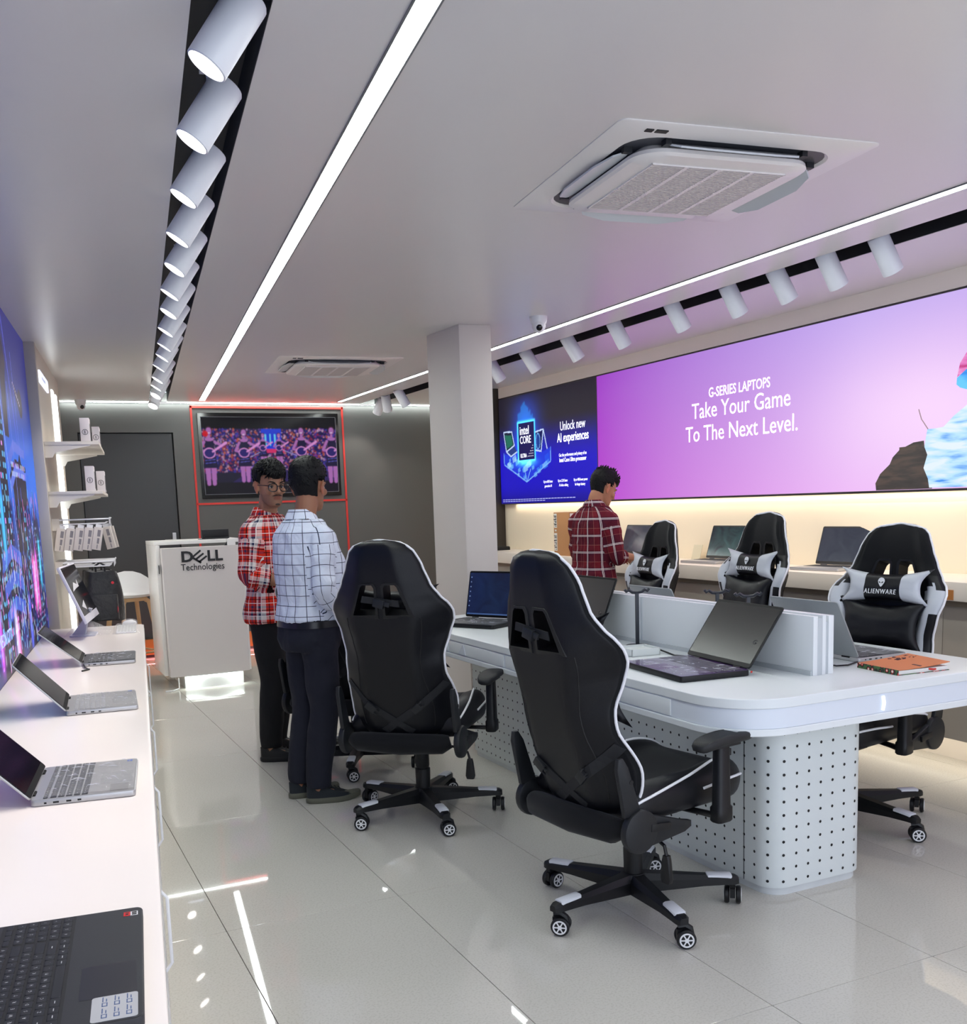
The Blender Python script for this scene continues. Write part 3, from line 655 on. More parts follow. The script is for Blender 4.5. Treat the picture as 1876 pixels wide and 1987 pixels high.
ac['label'] = 'square white cassette air conditioner in the ceiling near the camera, with open flaps'; ac['group'] = 'ceiling cassette air conditioners'
o = dup(ac, (2.51, 7.97, HC), -LA, 'square white cassette air conditioner in the ceiling farther back, left of the pillar')
# smoke camera domes
def make_cam(loc, label, yaw):
    t = thing('dome_camera', label, 'security camera', loc, yaw, 'dome cameras on the ceiling')
    m = MB(); m.lathe([(.0005, 0), (.055, 0), (.055, -.012), (.045, -.045), (.0005, -.046)], 24); m.obj('mount', M_wplast, t, smooth=True)
    m = MB(); m.ell((0, -.012, -.058), (.042, .042, .042)); m.obj('housing', M_wplast, t, smooth=True)
    m = MB(); m.ell((0, -.030, -.066), (.026, .026, .026)); m.obj('lens', mat('lens_black', (8, 8, 10), .1), t, smooth=True)
    return t
make_cam((3.12, 5.66, HC), 'white dome camera on the ceiling to the right of the pillar', -.4)
make_cam((0.83, 10.74, HC), 'white dome camera on the ceiling above the shelves at the end wall', .2)
# ================================================================== LEFT COUNTER
t = thing('display_counter', 'long white laptop counter along the left wall with a clear glossy top', 'counter', LW(0, 0, 0), -LA)
CL = 0.75; v1 = 7.12
m = MB(); m.prism([(-.61, -.6), (-.012, -.6), (-.012, v1 - .06), (-.03, v1 - .015), (-.07, v1), (-.61, v1)], CL - .04, CL, bev=.004); m.obj('worktop', mat('counter_top', (238, 230, 226), .22), t, smooth=True)
m = MB(); m.bb(-.60, -.032, -.6, v1 - .02, .06, CL - .04); m.obj('cabinet_body', M_white, t)
m = MB(); m.bb(-.60, -.08, -.6, v1 - .06, 0, .06); m.obj('plinth', M_wplast, t)
for k in range(8):
    a = -.6 + k * .965
    m = MB(); m.bb(-.032, -.016, a + .004, min(a + .961, v1 - .02), .09, CL - .05); d = m.obj('cabinet_door', M_white, t, bevel=.002)
    m = MB(); m.tube([(-.016, a + .10, .40), (-.001, a + .10, .42), (-.001, a + .10, .58), (-.016, a + .10, .60)], .004, 8); m.obj('door_handle', M_wplast, d, smooth=True)
m = MB(); m.bb(-.014, -.011, -.6, v1 - .02, CL - .035, CL - .028); m.obj('metal_edge', M_silver, t)
# ================================================================== RIGHT COUNTER
t = thing('wall_counter', 'white counter along the right wall below the purple poster, lit underneath', 'counter', (0, 0, 0), 0)
CR, XF, XB = 1.01, 4.225, XR - .002
m = MB(); m.bb(XF, XB, -.6, 9.2, CR - .095, CR); m.obj('worktop', M_cream, t, bevel=.003)
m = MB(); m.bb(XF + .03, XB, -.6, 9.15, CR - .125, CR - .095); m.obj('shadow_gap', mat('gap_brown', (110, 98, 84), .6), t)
for k in range(7):
    a = -.6 + k * 1.4
    m = MB(); m.bb(XF + .05, XF + .10, a + .002, a + 1.398, .205, CR - .125); m.obj('front_panel', mat('warm_grey_laminate', (168, 158, 146), .45), t, bevel=.0015)
m = MB(); m.bb(4.62, XB, -.6, 9.15, 0, .30); m.obj('plinth', M_cream, t)
m = MB(); m.bb(XF + .10, XB, -.6, 9.15, .27, CR - .125); m.obj('cabinet_body', mat('warm_grey_laminate', (168, 158, 146)), t)
m = MB(); m.bb(XF - .004, XF + .001, 3.50, 3.56, .92, .97); m.obj('wood_stub', M_owood, t)
# ================================================================== CENTRE TABLE
t = thing('gaming_table', 'big white gaming table with rounded corners on a perforated metal base', 'table', (0, 0, 0), 0)
TZ = .79; X0, X1, YA, YE = 2.125, 3.47, 2.585, 5.72
def slab(inset, z0, z1, nm, m_, bev=.003):
    m = MB(); m.prism(rrect(X1 - X0 - 2 * inset, YE - YA - 2 * inset, .24 - inset, 10, (X0 + X1) / 2, (YA + YE) / 2), z0, z1, bev=bev); return m.obj(nm, m_, t, smooth=True, angle=22)
M_tab = mat('table_white', (226, 230, 232), .33)
slab(0, TZ - .035, TZ, 'tabletop', M_tab); slab(.006, TZ - .105, TZ - .035, 'apron', mat('apron_white', (220, 226, 236), .28), .002); slab(0, TZ - .13, TZ - .105, 'lower_rim', M_tab)
# drawers in the long left side
for k, (a, b2) in enumerate(((2.95, 3.6), (3.62, 4.27), (4.29, 4.94), (4.96, 5.5))):
    m = MB(); m.bb(X0 + .001, X0 + .03, a, b2, TZ - .1, TZ - .04); m.obj('drawer', M_tab, t, bevel=.0015)
for y in (4.0, 4.75):
    m = MB(); m.add([(X0 - .004, y, TZ - .04), (X0 - .004, y + .06, TZ - .095), (X0 - .004, y - .03, TZ - .095), (X0, y, TZ - .04), (X0, y + .06, TZ - .095), (X0, y - .03, TZ - .095)], [(0, 1, 2), (3, 5, 4), (0, 3, 4, 1), (1, 4, 5, 2), (2, 5, 3, 0)])
    m.obj('reflection_wedge', mat('reflection_pale', (226, 230, 238), .2), t)  # pale triangle modelled in place of a reflection on the table side
m = MB(); m.tube([(2.785, YA + .004, TZ - .045), (2.79, YA + .003, TZ - .07), (2.785, YA + .004, TZ - .096)], .006, 8); m.obj('light_slit', mat('slit_glow', (225, 236, 255), .5, emit=1.3), t)
m = MB(); m.bb(2.60, 2.615, 2.95, 5.4, TZ - .002, TZ + .001); m.bb(3.08, 3.095, 2.95, 5.4, TZ - .002, TZ + .001); m.obj('cable_flap', M_powder, t)
# pedestal
PX0, PX1, PY0, PY1 = 2.43, 2.90, 2.76, 5.38
M_ped = mat('pedestal_metal', (214, 220, 220), .38)
m = MB(); m.prism(rrect(PX1 - PX0, PY1 - PY0, .085, 8, (PX0 + PX1) / 2, (PY0 + PY1) / 2), .03, TZ - .13); m.obj('pedestal', M_ped, t, smooth=True)
m = MB(); m.prism(rrect(PX1 - PX0 - .02, PY1 - PY0 - .02, .08, 8, (PX0 + PX1) / 2, (PY0 + PY1) / 2), 0, .03); m.obj('pedestal_plinth', mat('scuffed_white', (206, 210, 212), .4, var=(14, .12)), t, smooth=True)
m = MB(); m.bb(PX0 - .001, PX0 + .002, PY0 + .148, PY0 + .151, .03, TZ - .13); m.bb(PX0 - .001, PX0 + .002, 4.0, 4.003, .03, TZ - .13); m.obj('panel_joint', M_plast2, t)
path = rrect(PX1 - PX0 + .0006, PY1 - PY0 + .0006, .085, 24, (PX0 + PX1) / 2, (PY0 + PY1) / 2)
def walk(path):   # evenly spaced points with normals along a closed outline
    out = []; n = len(path); tot = 0; segs = []
    for i in range(n):
        a = Vector(path[i]); b2 = Vector(path[(i + 1) % n]); l = (b2 - a).length
        if l > 1e-6: segs.append((a, b2, l)); tot += l
    N = int(tot / .057); st = tot / N; d = .02; acc = 0
    for a, b2, l in segs:
        while d <= acc + l:
            p = a.lerp(b2, (d - acc) / l); dd = (b2 - a).normalized(); out.append((p, Vector((dd.y, -dd.x)))); d += st
        acc += l
    return out
hb = MB()
for p, nrm in walk(path):
    tg = Vector((-nrm.y, nrm.x))
    for k in range(12):
        z = .055 + k * .0505
        c = Vector((p.x, p.y, z))
        hb.add([c + Vector((nrm.x, nrm.y, 0)) * .0004 + Vector((tg.x, tg.y, 0)) * (.0058 * math.cos(a * PI / 4)) + Vector((0, 0, .0058 * math.sin(a * PI / 4))) for a in range(8)], [tuple(range(8))])
o = hb.obj('perforation', M_black, t); o['kind'] = 'stuff'
# divider between the two sides
t = thing('table_divider', 'low white double divider standing along the middle of the gaming table', 'divider', (0, 0, 0), 0)
for nm, a, b2, z1, mm in (('panel', 2.70, 2.722, 1.013, M_tab), ('core', 2.722, 2.745, 1.005, mat('divider_core', (190, 196, 200), .4)), ('panel', 2.745, 2.762, 1.015, M_tab), ('panel', 2.775, 2.80, 1.012, M_tab)):
    m = MB(); m.bb(a, b2, 2.845, 5.35, TZ, z1); m.obj(nm, mm, t, bevel=.0015)
m = MB(); m.bb(2.762, 2.775, 2.85, 5.345, TZ, .99); m.obj('gasket', mat('divider_core', (190, 196, 200)), t)
m = MB(); m.bb(2.693, 2.70, 3.96, 3.965, TZ, 1.01); m.bb(2.693, 2.70, 2.85, 5.3, TZ, TZ + .018); m.obj('joint_cover', MATS['divider_core'], t)
# ================================================================== PODIUM
t = thing('reception_podium', 'white reception podium with black lettering on a glowing plinth', 'podium', (0, 0, 0), 0)
m = MB(); xs = [(1.20 + .66 * k / 12, 8.70 - .035 * math.sin(PI * k / 12)) for k in range(13)]
m.prism(xs + [(1.86, 8.80), (1.20, 8.80)], .112, 1.192); m.obj('front_panel', mat('podium_white', (214, 208, 206), .4), t, smooth=True, angle=30)
m = MB(); m.bb(1.205, 1.90, 8.812, 9.35, .10, 1.16); m.bb(1.165, 1.1995, 8.803, 9.40, .112, 1.214); m.obj('cabinet', M_white, t, bevel=.003)
m = MB(); m.bb(1.165, 1.90, 8.86, 9.40, 1.215, 1.245); m.obj('counter_top', M_white, t, bevel=.003)
m = MB(); m.bb(1.55, 1.80, 8.95, 9.0, 1.245, 1.25); m.obj('cut_out', M_plast2, t)
m = MB(); xs = [(1.315 + .495 * k / 12, 8.74 - .03 * math.sin(PI * k / 12)) for k in range(13)]
m.prism(xs + [(1.81, 9.3), (1.315, 9.3)], 0, .10); m.obj('plinth', M_whiteg, t, smooth=True)
area_light('podium_led', (1.56, 8.715, .107), (math.radians(12), 0, 0), .48, .02, 1.3, (.86, 1, .92)).parent = t
m = MB(); m.tube([(1.26, 8.72, .10), (1.26, 8.72, .01), (1.20, 8.66, .005), (1.14, 8.66, .005)], .006, 6); m.obj('foot_bar', M_wplast, t, smooth=True)
M_ink = mat('black_letters', (12, 12, 14), .4)
PM = lambda x, z, y=8.672: Matrix(((1, 0, 0, x), (0, 0, 1, y), (0, 1, 0, z), (0, 0, 0, 1)))
def flip(x, z, y=8.664): return Matrix(((1, 0, 0, x), (0, 0, -1, y), (0, 1, 0, z), (0, 0, 0, 1)))
lettering('lettering', 'D', .122, M_ink, t, flip(1.395, 1.112), extrude=.003, bold=.004, sx=1.12)
lettering('lettering', 'L', .122, M_ink, t, flip(1.588, 1.112), extrude=.003, bold=.004, sx=1.05)
lettering('lettering', 'L', .122, M_ink, t, flip(1.653, 1.112), extrude=.003, bold=.004, sx=1.05)
# the slanted E of the sign, standing on its corner
em = MB()
def bar(x0, z0, x1, z1, w): 
    d = Vector((x1 - x0, z1 - z0)).normalized(); n = Vector((-d.y, d.x)) * w / 2
    em.prism([(x0 - n.x, z0 - n.y), (x1 - n.x, z1 - n.y), (x1 + n.x, z1 + n.y), (x0 + n.x, z0 + n.y)], 0, .006, 0, Matrix(((1, 0, 0, 1.485), (0, 0, -1, 8.668), (0, 1, 0, 1.112), (0, 0, 0, 1))))
bar(-.045, -.006, .02, -.052, .017); bar(-.045, .0, .022, .052, .015); bar(-.022, -.022, .045, .026, .015); bar(.0, -.047, .07, .003, .015)
em.obj('lettering', M_ink, t)
lettering('lettering', 'Technologies', .078, M_ink, t, flip(1.518, 1.026), extrude=.002, sx=.86)
m = MB(); m.bb(1.178, 1.182, 8.78, 8.9, .98, 1.05); m.obj('side_socket', M_plast2, t)
t = thing('monitor', 'black monitor standing on the reception podium, seen from behind', 'monitor', (1.745, 9.2, 1.275), 0)
m = MB(); m.bb(-.125, .11, -.02, .01, -.03, .05); m.obj('screen_back', M_plast, t, bevel=.004)
m = MB(); m.bb(-.03, .03, -.01, .02, -.0, .04); m.bb(-.1, .1, -.08, .08, -.03, -.02); m.obj('foot', M_plast, t)
t = thing('card_holder', 'small white block standing on the podium edge', 'card holder', (1.78, 8.76, 1.193), 0)
m = MB(); m.bb(-.035, .035, -.03, .03, 0, .055); m.obj('block', M_white, t, bevel=.003); m = MB(); m.add([(-.035, -.02, 0), (-.06, -.02, 0), (-.035, -.02, .03), (-.035, .0, 0), (-.06, .0, 0), (-.035, .0, .03)], [(0, 2, 1), (3, 4, 5), (0, 1, 4, 3), (1, 2, 5, 4), (0, 3, 5, 2)]); m.obj('wedge', M_plast2, t)
# ================================================================== GAMING CHAIRS
# local frame: origin on the floor under the column, +Y is where the sitter faces
WT = [(0, .205), (.05, .235), (.10, .25), (.16, .255), (.24, .246), (.31, .231), (.39, .229), (.475, .255), (.54, .279), (.585, .281), (.62, .265), (.65, .24), (.715, .203), (.79, .174), (.85, .150), (.885, .118), (.905, .07), (.91, .03)]
def interp(tab, x):
    for i in range(len(tab) - 1):
        if x <= tab[i + 1][0]:
            k = (x - tab[i][0]) / (tab[i + 1][0] - tab[i][0]); k2 = k * k * (3 - 2 * k) * .5 + k * .5
            return tab[i][1] + (tab[i + 1][1] - tab[i][1]) * k2
    return tab[-1][1]
HINGE = Vector((0, -.235, .425)); TILT = math.radians(14)
BUP = Vector((0, -math.sin(TILT), math.cos(TILT))); BF = Vector((0, math.cos(TILT), math.sin(TILT)))
def wingf(s, t):
    a = max(0.0, (abs(t) - .42) / .58)
    w = .105 * math.exp(-((s - .52) / .16) ** 2) + .085 * math.exp(-((s - .16) / .15) ** 2) + .035 * math.exp(-((s - .8) / .1) ** 2)
    return w * a * a * (3 - 2 * a)
def bpt(s, t, side, extra=0.0):
    """point on the backrest: s height 0 to .91, t across -1 to 1, side +1 front, -1 back"""
    e = 1 - abs(2 * s / .91 - 1) ** 10
    h = .036 * math.sqrt(max(0, 1 - abs(t) ** 5)) * math.sqrt(max(0, e))
    n = wingf(s, t)
    if side > 0:
        a = abs(t); n += .018 * math.exp(-((a - .74) / .13) ** 2) * (1 if s < .66 else max(0, 1 - (s - .66) / .06)) + (.012 * math.exp(-((s - .80) / .09) ** 2) if a < .8 else 0)
        n += .018 * math.exp(-((s - .2) / .12) ** 2) * max(0, 1 - a * 1.6)
    # the whole back curves: lumbar forward, shoulders back
    n += -.035 * math.sin(PI * s / .91) + .03 * s
    return HINGE + Vector((interp(WT, s) * t, 0, 0)) + BUP * s + BF * (n + side * (h + extra))
HOLE = [(.022, .600), (.128, .600), (.084, .722), (.074, .732), (.030, .732), (.022, .718)]
ARM = .682
def make_chair():
    t = thing('gaming_chair', 'x', 'chair')
    # --- backrest
    NS, NT = 64, 40
    ss = [.91 * (0.5 - 0.5 * math.cos(PI * i / NS)) * .5 + .91 * i / NS * .5 for i in range(NS + 1)]
    ts = [math.sin(PI / 2 * (-1 + 2 * j / NT)) * .45 + (-1 + 2 * j / NT) * .55 for j in range(NT + 1)]
    vs, fs, ms = [], [], []; idx = {}
    for side in (1, -1):
        for i in range(NS + 1):
            for j in range(NT + 1):
                edge = i in (0, NS) or j in (0, NT)
                if edge and side == -1: idx[(side, i, j)] = idx[(1, i, j)]; continue
                idx[(side, i, j)] = len(vs); vs.append(bpt(ss[i], ts[j], side))
    for side in (1, -1):
        for i in range(NS):
            for j in range(NT):
                q = [idx[(side, i, j)], idx[(side, i, j + 1)], idx[(side, i + 1, j + 1)], idx[(side, i + 1, j)]]
                if side == 1: q.reverse()
                s = (ss[i] + ss[i + 1]) / 2; a = abs(ts[j] + ts[j + 1]) / 2; mi = 0
                if side == 1:
                    if .60 < a < .86 and .03 < s < .60 + (a - .6) * .1: mi = 1
                    if a >= .86 and (.50 < s < .60 or s < .20): mi = 1
                    if .60 < a < .72 and .18 < s < .50 and a < .62 + .1 * abs(s - .34) / .16: mi = 1
                    if a < .97 and .66 < s: mi = 2
                    if a < .56 and s < .5: mi = 2
                else: mi = 2 if a > .97 else 0
                fs.append(q); ms.append(mi)
    m = MB(); m.v = [tuple(v) for v in vs]; m.f = [tuple(f) for f in fs]; m.m = ms
    back = m.obj('backrest', [M_leath, M_gleath, M_weave], t, smooth=True, angle=180)
    cuts = []
    fr = Matrix((( 1, 0, 0, HINGE.x), (0, BUP.y, BF.y, HINGE.y), (0, BUP.z, BF.z, HINGE.z), (0, 0, 0, 1)))
    for sg in (-1, 1):
        c = MB(); c.prism([(sg * x, s) for x, s in HOLE], -.15, .15, 0, fr); co = c.obj('cut', M_plast, None); cuts.append(co)
        b = back.modifiers.new('b', 'BOOLEAN'); b.operation = 'DIFFERENCE'; b.object = co; b.solver = 'EXACT'
    bake(back)
    for co in cuts: bpy.data.objects.remove(co)
    for sg in (-1, 1):   # plastic rims of the belt holes, through the back
        m = MB()
        for side, off in ((-1, .004), (1, .003)):
            rings = []
            for k in (1.0, 1.16, 1.20):
                cx = sum(p[0] for p in HOLE) / 6; cy = sum(p[1] for p in HOLE) / 6
                rings.append([bpt(cy + (s - cy) * k, sg * (cx + (x - cx) * k * (1.12 if k > 1 else 1)) / interp(WT, cy + (s - cy) * k), side, off if k < 1.2 else -.003) for x, s in HOLE])
            m.loft(rings, cap=False)
            if side == -1: inner = rings[0]
            else: m.loft([inner, rings[0]], cap=False)
        m.obj('belt_slot_rim', M_plast, t, smooth=True, angle=40)
    # --- piping round the edge
    pth = [bpt(s, -1.0, 1) for s in [.02 + .86 * i / 40 for i in range(41)]]
    top = [bpt(.885 + .024 * math.sin(PI * k / 12), -1 + 2 * k / 12, 1) for k in range(1, 12)]
    pts = pth + top + [bpt(s, 1.0, 1) for s in [.88 - .86 * i / 40 for i in range(41)]]
    pts = [p + BF * .002 + Vector((math.copysign(.003, p.x) if abs(p.x) > .05 else 0, 0, 0)) for p in pts]
    m = MB(); m.tube(pts, .0052, 7); m.obj('piping', M_pipe, t, smooth=True, angle=80)
    # stitched seams down the back shell
    for sg in (-1, 1):
        m = MB(); m.tube([bpt(s, sg * (.60 + .10 * (1 - s / .6)), -1, .0002) for s in [.06 + .52 * i / 16 for i in range(17)]], .0022, 5); m.obj('seam', M_black, t)
    # --- webbing straps with buckles
    def strap(name, a, b_, w=.034, n=14, side=-1, off=.004):
        m = MB(); rows = []
        for i in range(n + 1):
            k = i / n; s = a[0] + (b_[0] - a[0]) * k; tt = a[1] + (b_[1] - a[1]) * k
            d = Vector((b_[0] - a[0], (b_[1] - a[1]) * .24)); d.normalize(); px, ps = -d.x, d.y
            r = []
            for e, o_ in ((-1, off), (1, off), (1, .0005), (-1, .0005)):
                r.append(bpt(max(0.005, s + e * ps * w / 2), max(-.995, min(.995, tt + e * px * w / 2 / .24)), side, o_))
            rows.append(r)
        m.loft(rows); return m.obj(name, mat('nylon_webbing', (24, 25, 29), .75), t)
    for sg in (-1, 1):
        st = strap('strap', (.26, sg * .97), (.035, sg * -.30))
        p = bpt(.165, sg * .43, -1, .010); R = Matrix.Translation(p) @ Matrix.Rotation(-TILT * -1, 4, 'X') @ Matrix.Rotation(sg * -.75, 4, 'Y')
        m = MB(); m.box((0, 0, 0), (.05, .012, .036), 0, R); m.box((0.03, -.002, .01), (.02, .008, .006), 0, R); m.box((0.03, -.002, -.01), (.02, .008, .006), 0, R); m.obj('buckle', M_plast2, st, bevel=.002)
    st = strap('strap', (.672, -.36), (.650, .36), .028)
    m = MB(); p = bpt(.656, 0.0, -1, .014); m.box((0, 0, 0), (.05, .018, .036), 0, Matrix.Translation(p) @ Matrix.Rotation(.25, 4, 'Y')); m.box((.035, 0, .005), (.03, .01, .02), 0, Matrix.Translation(p) @ Matrix.Rotation(.25, 4, 'Y')); m.obj('buckle', M_plast2, st, bevel=.003)
    # --- pillows
    def pillow(name, s0, w, h, th, mats, mf, n0=.05):
        m = MB(); NU, NV = 24, 14; vs = []; fs = []; ms = []
        def P_(u, v, side):
            pin = 1 + .26 * (abs(u) ** 3) * (abs(v) ** 3)
            uu = u * (1 - .06 * (1 - abs(u)) * 0 - .05 * (1 - v * v)) * pin; vv = v * (1 - .10 * (1 - u * u) * 0 - .16 * (1 - abs(v)) * 0) * (.86 + .14 * abs(u) ** 2) * pin
            hh = th * (max(0, (1 - abs(u) ** 2.6)) ** .5) * (max(0, (1 - abs(v) ** 2.4)) ** .55)
            base = HINGE + BUP * (s0 + vv * h / 2) + BF * (n0 + side * hh + .02 * u * u + noise.noise(Vector((u * 2.2, v * 2.2, side * 3 + s0 * 9))) * .006)
            return base + Vector((uu * w / 2, 0, 0))
        ix = {}
        for side in (1, -1):
            for i in range(NU + 1):
                for j in range(NV + 1):
                    if side == -1 and (i in (0, NU) or j in (0, NV)): ix[(side, i, j)] = ix[(1, i, j)]; continue
                    ix[(side, i, j)] = len(vs); vs.append(P_(-1 + 2 * i / NU, -1 + 2 * j / NV, side))
        for side in (1, -1):
            for i in range(NU):
                for j in range(NV):
                    fs.append((ix[(side, i, j)], ix[(side, i + 1, j)], ix[(side, i + 1, j + 1)], ix[(side, i, j + 1)])); ms.append(mf(-1 + (2 * i + 1) / NU, -1 + (2 * j + 1) / NV, side))
        m.add(vs, fs, ms); return m.obj(name, mats, t, smooth=True, angle=120)
    hp = pillow('head_pillow', .605, .36, .135, .042, [M_leath, M_gleath], lambda u, v, sd: 1 if (abs(u) > .50 and sd > 0) else 0, .082)
    lp = pillow('lumbar_pillow', .43, .37, .21, .05, [M_leath, M_leath], lambda u, v, sd: 0, .075)
    fm = Matrix(((-1, 0, 0, 0), (0, BUP.y, BF.y, 0), (0, BUP.z, BF.z, 0), (0, 0, 0, 1)))
    pc = HINGE + BUP * .575 + BF * (.082 + .052)
    M_emb = mat('white_embroidery', (224, 226, 230), .6)
    lettering('lettering', 'ALIENWARE', .031, M_emb, hp, Matrix.Translation(pc) @ fm, extrude=.0012, spacing=1.22, sx=.78)
    m = MB(); hd = []
    for k in range(20):
        a = 2 * PI * k / 20; x = .0155 * math.cos(a); y = .021 * math.sin(a)
        if y < 0: x *= 1 - .62 * (-y / .021) ** 1.2
        hd.append((x, y * (1.15 if y < 0 else .85)))
    pe = HINGE + BUP * .622 + BF * (.082 + .050)
    m.prism(hd, -.002, .002, 0, Matrix.Translation(pe) @ fm); m.obj('emblem', M_emb, hp)
    for sg in (-1, 1):
        m = MB(); e = []
        for k in range(12):
            a = 2 * PI * k / 12; e.append((.0052 * math.cos(a), .0024 * math.sin(a)))
        m.prism(e, -.0026, .0026, 0, Matrix.Translation(pe) @ fm @ T(sg * .0066, -.004, .0006, sg * .62)); m.obj('emblem_eye', M_black, hp)
    # --- seat
    NX, NY = 26, 26
    def seat_pt(u, v, top):
        w = .262 * (1 - .03 * max(0, v) - .13 * max(0, v) ** 7 - .05 * max(0, -v) ** 9)
        x = u * w; y = -.235 + (v + 1) / 2 * .555
        e = math.sqrt(max(0, 1 - abs(u) ** 20)) * math.sqrt(max(0, 1 - abs(v) ** 14))
        zc = .462 + .012 * max(0, v)
        if top:
            z = zc + (.048 + .034 * math.exp(-((abs(u) - .80) / .16) ** 2) * (1 - .55 * max(0, v)) + .012 * math.exp(-((v - .6) / .3) ** 2) - .010 * math.exp(-((v + .2) / .4) ** 2 - (u / .5) ** 2)) * e
            z += .006 * max(0, v) * e
        else: z = zc - (.050 + .016 * max(0, v)) * e
        return Vector((x, y, z))
    m = MB(); ix = {}; vs = []; fs = []; ms = []
    for top in (1, 0):
        for i in range(NX + 1):
            for j in range(NY + 1):
                if not top and (i in (0, NX) or j in (0, NY)): ix[(top, i, j)] = ix[(1, i, j)]; continue
                ix[(top, i, j)] = len(vs); vs.append(seat_pt(math.sin(PI / 2 * (-1 + 2 * i / NX)), math.sin(PI / 2 * (-1 + 2 * j / NY)), top))
    for top in (1, 0):
        for i in range(NX):
            for j in range(NY):
                u = math.sin(PI / 2 * (-1 + (2 * i + 1) / NX)); v = math.sin(PI / 2 * (-1 + (2 * j + 1) / NY))
                fs.append((ix[(top, i, j)], ix[(top, i + 1, j)], ix[(top, i + 1, j + 1)], ix[(top, i, j + 1)])); ms.append(1 if top and abs(u) < .6 else 0)
    m.add(vs, fs, ms); m.obj('seat', [M_leath, M_weave], t, smooth=True, angle=120)
    for sg in (-1, 1):
        p = [seat_pt(sg * (.985 - .26 * max(0, k / 20) ** 1.5), -.95 + 1.9 * k / 20, 1) + Vector((0, 0, .002)) for k in range(21)]
        p2 = [seat_pt(sg * .993, v, 1) + Vector((sg * .003, 0, .0)) for v in [.15 + .8 * k / 10 for k in range(11)]]
        m = MB(); m.tube(p, .005, 7); m.obj('seat_piping', M_pipe, t, smooth=True, angle=80)
        m = MB(); m.tube(p2, .005, 7); m.obj('seat_piping', M_pipe, t, smooth=True, angle=80)
    # --- lower rear roll between seat and backrest
    m = MB(); m.tube([(-.235, -.262, .41), (-.2, -.275, .40), (0, -.28, .395), (.2, -.275, .40), (.235, -.262, .41)], [.03, .045, .05, .045, .03], 12); m.obj('rear_cover', M_weave, t, smooth=True)
    # --- side covers of the recliner
    for sg in (-1, 1):
        X = Matrix(((0, 0, sg, sg * .262), (1, 0, 0, 0), (0, 1, 0, 0), (0, 0, 0, 1)))
        m = MB(); c = [( -.235 + .073 * math.cos(a), .405 + .073 * math.sin(a)) for a in [2 * PI * k / 24 for k in range(24)]]
        m.prism(c, 0, .030, 0, X, bev=.008)
        m.prism([(-.20, .345), (-.03, .362), (.0, .375), (.0, .395), (-.04, .405), (-.19, .455)], 0, .022, 0, X, bev=.004)
        m.obj('recliner_cover', M_plast2, t, smooth=True, angle=40)
        a0 = Vector((-.262, .46)); up = Vector((-math.sin(TILT), math.cos(TILT)))
        m = MB(); q = [a0 + Vector((-.035, 0)), a0 + Vector((.038, 0)), a0 + up * .17 + Vector((.022, 0)), a0 + up * .205 + Vector((.008, 0)), a0 + up * .205 + Vector((-.012, 0)), a0 + up * .17 + Vector((-.026, 0))]
        m.prism([(p.x, p.y) for p in q], .0, .018, 0, X, bev=.005); m.obj('hinge_arm', M_plast2, t, smooth=True, angle=40)
        m = MB(); m.cyl(X @ Vector((-.27, .575, .0155)), X @ Vector((-.27, .575, .0195)), .008, seg=12); m.obj('bolt_hole', M_black, t)
        m = MB(); m.box((0, 0, 0), (.09, .026, .012), 0, X @ T(-.15, .405, .026, -.12)); m.obj('cover_rib', M_plast, t, bevel=.003)
        # armrest
        ax = sg * .325; AY = .10
        ar = MB(); ar.tube([(sg * .16, .05, .405), (sg * .26, .08, .40), (ax, AY, .395)], [.02, .02, .022], 8, flat=.45); ao = ar.obj('armrest', M_plast, t, smooth=True, angle=40)
        m = MB(); m.loft([[(ax + p[0], AY + p[1], z) for p in rrect(w, d, .014, 3)] for z, w, d in ((.380, .044, .064), (.386, .052, .072), (.43, .052, .072), (.437, .044, .062), (ARM - .04, .040, .056), (ARM - .034, .034, .05))]); m.obj('post', M_plast, ao, smooth=True, angle=40)
        m = MB(); m.bb(ax - .03, ax + .03, AY - .065, AY + .065, ARM - .041, ARM - .028); m.bb(ax - .006, ax + .006, AY + .025, AY + .045, ARM - .08, ARM - .055); m.obj('pad_plate', M_plast2, ao, bevel=.003)
        pp = []
        for k in range(28):
            a = 2 * PI * k / 28; w_ = .046 * abs(math.cos(a)) ** .6 * math.copysign(1, math.cos(a)); y_ = .132 * abs(math.sin(a)) ** .75 * math.copysign(1, math.sin(a))
            pp.append((w_, y_))
        m = MB(); rings = []
        for z, k, dz in ((0, .86, 0), (.006, .97, 0), (.018, 1.0, 0), (.026, .95, .0), (.030, .8, 0)):
            rings.append([(ax + x * k, AY + .01 + y * k, ARM - .028 + z - .02 * max(0, -y / .132) ** 2 * (1 if z < .02 else .8) - .006 * max(0, y / .132) ** 2) for x, y in pp])
        m.loft(rings); m.obj('arm_pad', mat('soft_black_rubber', (22, 23, 26), .6, bump=(260, .15)), ao, smooth=True, angle=60)
    # --- mechanism, column, lever
    m = MB(); m.bb(-.11, .11, -.13, .12, .355, .415); m.bb(-.05, .05, -.09, .07, .325, .36); m.obj('tilt_mechanism', M_plast, t, bevel=.006)
    m = MB(); m.lathe([(.027, .30), (.024, .36)], 20); m.lathe([(.013, .18), (.013, .31)], 14); m.obj('gas_piston', M_chrome, t, smooth=True)
    m = MB(); m.lathe([(.034, .12), (.036, .215), (.036, .225), (.031, .228), (.031, .235), (.033, .238), (.033, .325), (.027, .33)], 24); m.obj('gas_cover', M_plast, t, smooth=True, angle=40)
    m = MB(); m.tube([(.09, -.08, .355), (.20, -.10, .345), (.265, -.11, .325), (.275, -.11, .29)], .006, 8); lv = m.obj('tilt_lever', M_plast, t, smooth=True)
